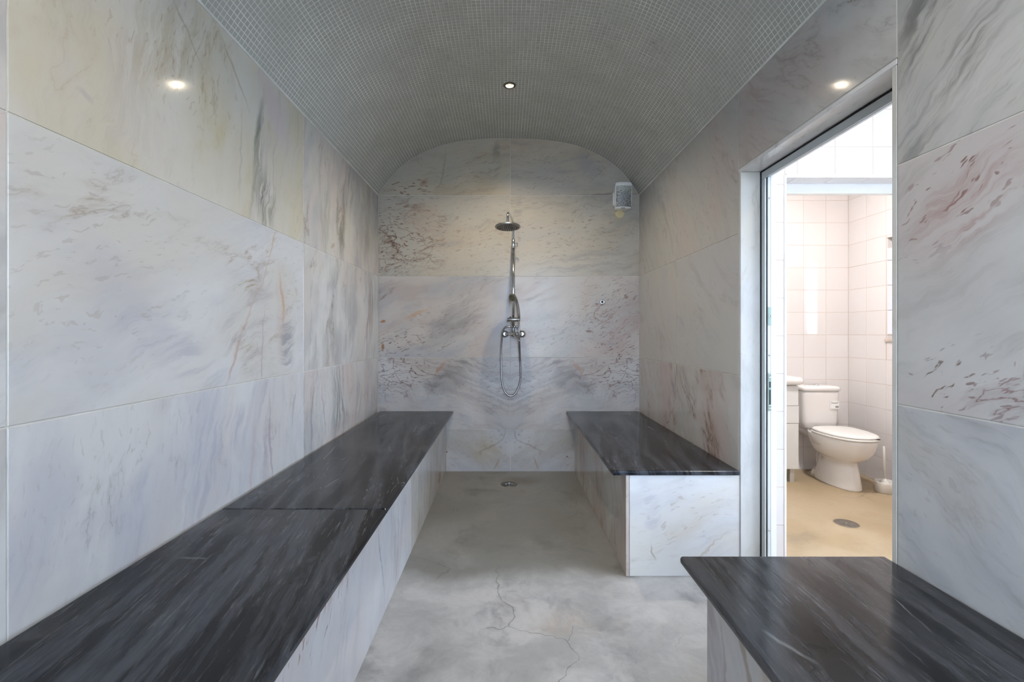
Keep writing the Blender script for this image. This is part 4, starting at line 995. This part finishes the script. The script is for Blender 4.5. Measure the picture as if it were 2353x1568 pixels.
for (z, dep, ins) in ((1.932, 0.050, 0.014), (1.938, 0.060, 0.006), (1.97, 0.068, 0.0), (2.06, 0.080, 0.0), (2.105, 0.084, 0.003), (2.117, 0.080, 0.006)):
    xs0, xs1 = DXa + ins, DXb - ins
    ring = [(xs0, YB - 0.0005, z)]
    for k in range(13):
        t = k / 12; x = xs0 + (xs1 - xs0) * t
        ring.append((x, YB - dep + 0.012 * (2 * t - 1) ** 4 + 0.004 * (2 * t - 1) ** 2, z))
    ring.append((xs1, YB - 0.0005, z)); rings.append(ring)
link('housing', loft(rings), M['plastic_white'], dv, dl)
rings = []
for (z, dep) in ((1.945, 0.0645), (1.97, 0.0705), (2.02, 0.077), (2.06, 0.0825), (2.0905, 0.0858)):
    ring = []
    for k in range(13):
        t = k / 12; x = DXa + 0.007 + (DXb - DXa - 0.014) * t
        ring.append((x, YB - dep + 0.012 * (2 * t - 1) ** 4 * 0.6 + 0.004 * (2 * t - 1) ** 2, z))
    ring += [(p[0], p[1] + 0.006, p[2]) for p in reversed(ring)]
    rings.append(ring)
link('front_cover', loft(rings), spk(), dv, dl)
link('side_hinge', box(DXa - 0.006, DXa + 0.002, YB - 0.03, YB - 0.0008, 1.96, 2.06, 0.002, 1), M['plastic_white'], dv, dl)
link('side_hinge', box(DXb - 0.002, DXb + 0.006, YB - 0.03, YB - 0.0008, 1.985, 2.055, 0.002, 1), M['plastic_white'], dv, dl)
link('maker_plate', box(0.832, 0.862, YB - 0.0595, YB - 0.0565, 1.9335, 1.9385), plain('brown_print', (0.12, 0.10, 0.085), 0.6), dv, dl)
dcx, dcz = bu(1423.4), bv(490.5)
cp = empty('cover_plate', (dcx, YB, dcz), 'round cream plate peeping out below the rust-speckled wall box', 'cover plate')
link('disc', lathe([(0.0345, 0), (0.0345, 0.003), (0.033, 0.0042)], (dcx, YB, dcz), (0, -1, 0), 40), M['cream'], cp, (dcx, YB, dcz))
for sx_ in (-0.026, 0.026):
    link('screw', lathe([(0.0028, 0.0042), (0.0028, 0.0055)], (dcx + sx_, YB, dcz + 0.0145), (0, -1, 0), 10), M['black'], cp, (dcx, YB, dcz))

# floor drains
def drain(loc, r, label, holes=True):
    o = empty('floor_drain', loc, label, 'drain')
    if holes:
        link('rim', lathe([(r, -0.002), (r, 0.0022), (r * 0.93, 0.003), (r * 0.70, 0.0012), (r * 0.58, 0.0006), (r * 0.56, 0.0004)], loc, (0, 0, 1), 40), M['bronze'], o, loc, True)
        link('cup', lathe([(r * 0.50, 0.0008), (r * 0.48, 0.0016)], loc, (0, 0, 1), 32), plain('drain_dark', (0.02, 0.02, 0.02), 0.4), o, loc)
        bm = lathe([(r * 0.20, 0.001), (r * 0.20, 0.007), (r * 0.16, 0.009), (0, 0.0095)], loc, (0, 0, 1), 24)
        for a in (0, 90):
            c, s_ = math.cos(math.radians(a + 90)), math.sin(math.radians(a + 90))
            add_box(bm, loc[0] - (0.48 * r if abs(c) > .5 else 0.05 * r), loc[0] + (0.48 * r if abs(c) > .5 else 0.05 * r), loc[1] - (0.48 * r if abs(s_) > .5 else 0.05 * r), loc[1] + (0.48 * r if abs(s_) > .5 else 0.05 * r), loc[2] + 0.001, loc[2] + 0.004)
        link('strainer', bm, M['steel'], o, loc)
    else:
        link('lid', lathe([(r, -0.002), (r, 0.003), (r * 0.97, 0.0042), (r * 0.1, 0.0042)], loc, (0, 0, 1), 48), plain('worn_steel_lid', (0.20, 0.175, 0.15), 0.45, 0.6, var=0.2, vscale=40), o, loc)
        link('rim', lathe([(r * 1.10, -0.002), (r * 1.10, 0.0012), (r * 1.01, 0.0018)], loc, (0, 0, 1), 48), plain('screed_ring', (0.40, 0.31, 0.20), 0.8), o, loc)
        link('lid_screw', lathe([(r * 0.09, 0.0042), (r * 0.07, 0.0054)], loc, (0, 0, 1), 16), M['steel'], o, loc)
    return o
drain((0.0165, 3.085, 0.0), 0.056, 'small round steel shower drain in the concrete floor')
drain((2.172, 2.909, BFZ), 0.068, 'round flat steel drain lid in the beige wet-room floor', False)

# ================================================================== TOILET
TCX = 2.690
TL = (TCX, TY, BFZ)
to = empty('toilet', TL, 'white ceramic close-coupled toilet seen through the doorway', 'toilet')
def egg(z, yf, yb, hw_, n=44, pf=1.0, cx=TCX, yc=None):
    c = yc if yc is not None else (yf * 0.42 + yb * 0.58)
    out = []
    for k in range(n):
        a = 2 * math.pi * k / n
        cy = math.cos(a); sx_ = math.sin(a)
        yy = c + (yb - c) * max(cy, 0) ** pf - (c - yf) * max(-cy, 0) ** 1.0
        xx = hw_ * math.copysign(abs(sx_) ** (0.82), sx_)
        out.append((cx + xx, TY + yy, BFZ + z))
    return out
# pedestal and bowl
rings = [egg(z, a, b_, h, pf=0.6) for z, a, b_, h in ((0.0, -.575, -.165, .106), (0.010, -.578, -.163, .107), (0.05, -.570, -.17, .101), (0.11, -.560, -.18, .092), (0.17, -.550, -.19, .083), (0.208, -.545, -.19, .079),
        (0.216, -.552, -.19, .086), (0.228, -.578, -.19, .106), (0.245, -.606, -.19, .126), (0.27, -.634, -.187, .146), (0.30, -.655, -.18, .161), (0.335, -.671, -.172, .172), (0.37, -.680, -.165, .179), (0.395, -.683, -.16, .181), (0.402, -.680, -.163, .178))]
bm = loft(rings)
link('bowl', bm, M['ceramic'], to, TL, True)
bm = bmesh.new()
rr = []
for z, h, yf, ins in ((0.335, .085, -.26, 0), (0.36, .100, -.27, 0), (0.392, .108, -.28, 0), (0.401, .105, -.28, 0)):
    rr.append([(TCX - h, TY + yf, BFZ + z), (TCX + h, TY + yf, BFZ + z), (TCX + h + .012, TY - .10, BFZ + z), (TCX + h + .008, TY - .022, BFZ + z), (TCX - h - .008, TY - .022, BFZ + z), (TCX - h - .012, TY - .10, BFZ + z)])
add_loft(bm, rr)
link('cistern_deck', bm, M['ceramic'], to, TL)
bm = bmesh.new()
rr = []
for z, h, y0_, y1_ in ((0.0, .090, -.235, -.135), (0.035, .086, -.235, -.14), (0.07, .070, -.24, -.15), (0.085, .050, -.26, -.16), (0.34, .050, -.30, -.14)):
    rr.append([(TCX + h * math.copysign(abs(math.sin(t)) ** .6, math.sin(t)), TY + (y0_ + y1_) / 2 + (y1_ - y0_) / 2 * math.copysign(abs(math.cos(t)) ** .6, math.cos(t)), BFZ + z) for t in [2 * math.pi * k / 28 for k in range(28)]])
add_loft(bm, rr)
link('trap_foot', bm, M['ceramic'], to, TL, True)
link('floor_bolt', lathe([(0.007, 0), (0.007, 0.003), (0.004, 0.004)], (TCX - 0.092, TY - 0.29, BFZ + 0.035), (-1, -0.1, 0.2), 14), M['steel'], to, TL)
link('side_slot', box(TCX - 0.170, TCX - 0.150, TY - 0.40, TY - 0.30, BFZ + 0.318, BFZ + 0.327, 0.003, 2), plain('slot_shadow', (0.55, 0.53, 0.51), 0.4), to, TL)
st = [egg(z, a, b_, h, pf=0.45) for z, a, b_, h in ((0.4035, -.684, -.235, .182), (0.409, -.690, -.233, .186), (0.418, -.690, -.233, .186), (0.421, -.684, -.236, .182))]
link('seat', loft(st), M['plastic_white'], to, TL, True)
ld = [egg(z, a, b_, h, pf=0.45) for z, a, b_, h in ((0.4225, -.678, -.238, .178), (0.427, -.684, -.236, .182), (0.436, -.681, -.236, .180), (0.442, -.660, -.243, .166), (0.446, -.60, -.27, .13), (0.4475, -.48, -.36, .05))]
link('lid', loft(ld), M['plastic_white'], to, TL, True)
link('lid_notch', box(TCX + 0.060, TCX + 0.095, TY - 0.672, TY - 0.662, BFZ + 0.4213, BFZ + 0.4265), M['black'], to, TL)
# cistern
def rrect(z, hx_, y0_, y1_, p=0.38, n=40):
    return [(TCX + hx_ * math.copysign(abs(math.sin(t)) ** p, math.sin(t)), TY + (y0_ + y1_) / 2 + (y1_ - y0_) / 2 * math.copysign(abs(math.cos(t)) ** p, math.cos(t)), BFZ + z) for t in [2 * math.pi * (k + .5) / n for k in range(n)]]
link('cistern', loft([rrect(z, h, a, -.02) for z, h, a in ((0.4035, .138, -.165), (0.410, .146, -.175), (0.46, .150, -.180), (0.70, .158, -.190), (0.722, .158, -.190))]), M['ceramic'], to, TL, True)
clid = link('cistern_lid', loft([rrect(z, h, a, -.012) for z, h, a in ((0.7235, .160, -.192), (0.727, .166, -.199), (0.748, .167, -.200), (0.758, .162, -.195), (0.765, .145, -.18), (0.7675, .10, -.14))]), M['ceramic'], to, TL, True)
link('flush_button', lathe([(0.024, 0.766), (0.024, 0.771), (0.019, 0.776), (0.0, 0.778)], (TCX, TY - 0.105, BFZ), (0, 0, 1), 28), M['chrome'], clid, TL, True)
# paper sticker with printed lines and bar code
yS = TY - 0.189 - 0.0012
stk = link('paper_sticker', box(TCX + 0.062, TCX + 0.137, yS - 0.0008, yS + 0.006, BFZ + 0.575, BFZ + 0.640), plain('paper', (0.86, 0.85, 0.83), 0.7), to, TL)
ink = plain('black_ink', (0.06, 0.06, 0.07), 0.7)
bm = bmesh.new()
def mk(x0, x1, z0, z1): add_box(bm, TCX + x0, TCX + x1, yS - 0.0014, yS - 0.0009, BFZ + z0, BFZ + z1)
mk(.067, .078, .6315, .634); mk(.067, .072, .622, .6245); mk(.076, .126, .6215, .6255); mk(.067, .071, .612, .614); mk(.120, .134, .631, .633)
for k in range(12): mk(.106 + k * .0023, .106 + k * .0023 + (.0012 if k % 3 else .0008), .583, .600)
link('printed_marks', bm, ink, stk, TL)
# angle valve left of the toilet
vl = (2.475, TY, BFZ + 0.30)
va = empty('angle_valve', vl, 'small dull metal water valve behind the vanity, left of the toilet', 'valve')
bm = tube([(vl[0], TY - 0.001, vl[2]), (vl[0], TY - 0.05, vl[2])], 0.011, 14)
add_lathe(bm, [(0.020, 0), (0.020, 0.004), (0.012, 0.008)], (vl[0], TY, vl[2]), (0, -1, 0), 20)
link('body', bm, M['steel'], va, vl)
link('knob', lathe([(0.016, 0.05), (0.019, 0.055), (0.019, 0.070), (0.014, 0.076)], (vl[0], TY, vl[2]), (0, -1, 0), 20), plain('brown_knob', (0.16, 0.11, 0.08), 0.4), va, vl)
link('supply_hose', tube(smooth_path([(vl[0], TY - 0.035, vl[2]), (vl[0] + 0.02, TY - 0.05, vl[2] + 0.05), (vl[0] + 0.075, TY - 0.07, vl[2] + 0.10)], 6), 0.005, 10), M['steel'], va, vl)

# toilet brush and holder
BX, BY = 2.905, 3.490
hl = (BX, BY, BFZ)
bh = empty('brush_holder', hl, 'low round white plastic brush holder on the floor right of the toilet', 'brush holder')
link('cup', lathe([(0.060, 0.0), (0.0645, 0.003), (0.066, 0.07), (0.066, 0.082), (0.0635, 0.084), (0.061, 0.080), (0.058, 0.012), (0.0, 0.010)], hl, (0, 0, 1), 40), M['plastic_white'], bh, hl, True)
tb = empty('toilet_brush', (BX - 0.005, BY, BFZ + 0.012), 'white toilet brush with long thin handle standing in its round holder', 'toilet brush')
bl_ = (BX - 0.005, BY, BFZ + 0.012)
link('handle', tube([(BX - 0.002, BY, BFZ + 0.10), (BX - 0.006, BY, BFZ + 0.158), (BX - 0.0063, BY, BFZ + 0.16), (BX - 0.012, BY, BFZ + 0.345), (BX - 0.012, BY, BFZ + 0.352)], [0.0065, 0.0065, 0.0085, 0.0075, 0.004], 14), M['plastic_white'], tb, bl_, True)
link('brush_head', lathe([(0.012, 0.0), (0.030, 0.01), (0.036, 0.04), (0.032, 0.068), (0.014, 0.080), (0.008, 0.09)], bl_, (0, 0, 1), 24), plain('white_bristle', (0.72, 0.70, 0.66), 0.9, var=0.2, vscale=120), tb, bl_, True)

# vanity and basin
VXR, VYF = 2.378, 3.705
vlc = (2.10, TY, BFZ)
vn = empty('vanity_cabinet', vlc, 'white vanity cabinet with drawer fronts, left of the toilet', 'cabinet')
vz0, vz1 = BFZ + 0.108, BFZ + 0.795
link('body', box(VXR - 0.56, VXR, VYF + 0.019, TY - 0.003, vz0, vz1, 0.0015, 1), M['lacquer'], vn, vlc)
zz = [vz0 + 0.001, 0.288, 0.4315, vz1 - 0.004]
for k in range(3):
    y_off = (0, 0.0, 0.004)[k]
    link('drawer_front', box(VXR - 0.559, VXR + (0.0022 if k == 1 else 0.0), VYF + y_off, VYF + 0.0185, zz[k] + 0.002, zz[k + 1] - 0.002, 0.0015, 2), M['lacquer'], vn, vlc)
for lx in (VXR - 0.045, VXR - 0.53):
    for ly in (VYF + 0.03, TY - 0.06):
        link('leg', box(lx - 0.018, lx + 0.018, ly - 0.018, ly + 0.018, BFZ, vz0 - 0.0008, 0.0015, 1), plain('satin_metal_leg', (0.58, 0.57, 0.54), 0.4, 0.3), vn, vlc)
wl = (2.10, TY, vz1)
ba = empty('washbasin', wl, 'white ceramic washbasin with rounded edge on the vanity cabinet', 'basin')
def bs(z, x0, x1, y0_, y1_, r=0.045, n=8):
    pts = []
    for cx, cy, a0 in ((x1 - r, y1_ - r, 0), (x0 + r, y1_ - r, 90), (x0 + r, y0_ + r, 180), (x1 - r, y0_ + r, 270)):
        for k in range(n + 1):
            a = math.radians(a0 + 90 * k / n); pts.append((cx + r * math.cos(a), cy + r * math.sin(a), z))
    return pts
bx0, bx1, by0, by1 = VXR - 0.60, VXR + 0.040, VYF - 0.03, TY - 0.003
rg = []
for z, d in ((0.001, 0.022), (0.006, 0.010), (0.018, 0.002), (0.034, 0.0), (0.050, 0.003), (0.060, 0.011), (0.064, 0.022)):
    rg.append(bs(vz1 + z, bx0 + d, bx1 - d, by0 + d, by1))
for z, d in ((0.062, 0.045), (0.040, 0.065), (0.020, 0.085), (0.015, 0.12)):
    rg.append(bs(vz1 + z, bx0 + d, bx1 - d, by0 + d, by1 - d * 1.3))
link('basin_body', loft(rg), M['ceramic'], ba, wl, True)
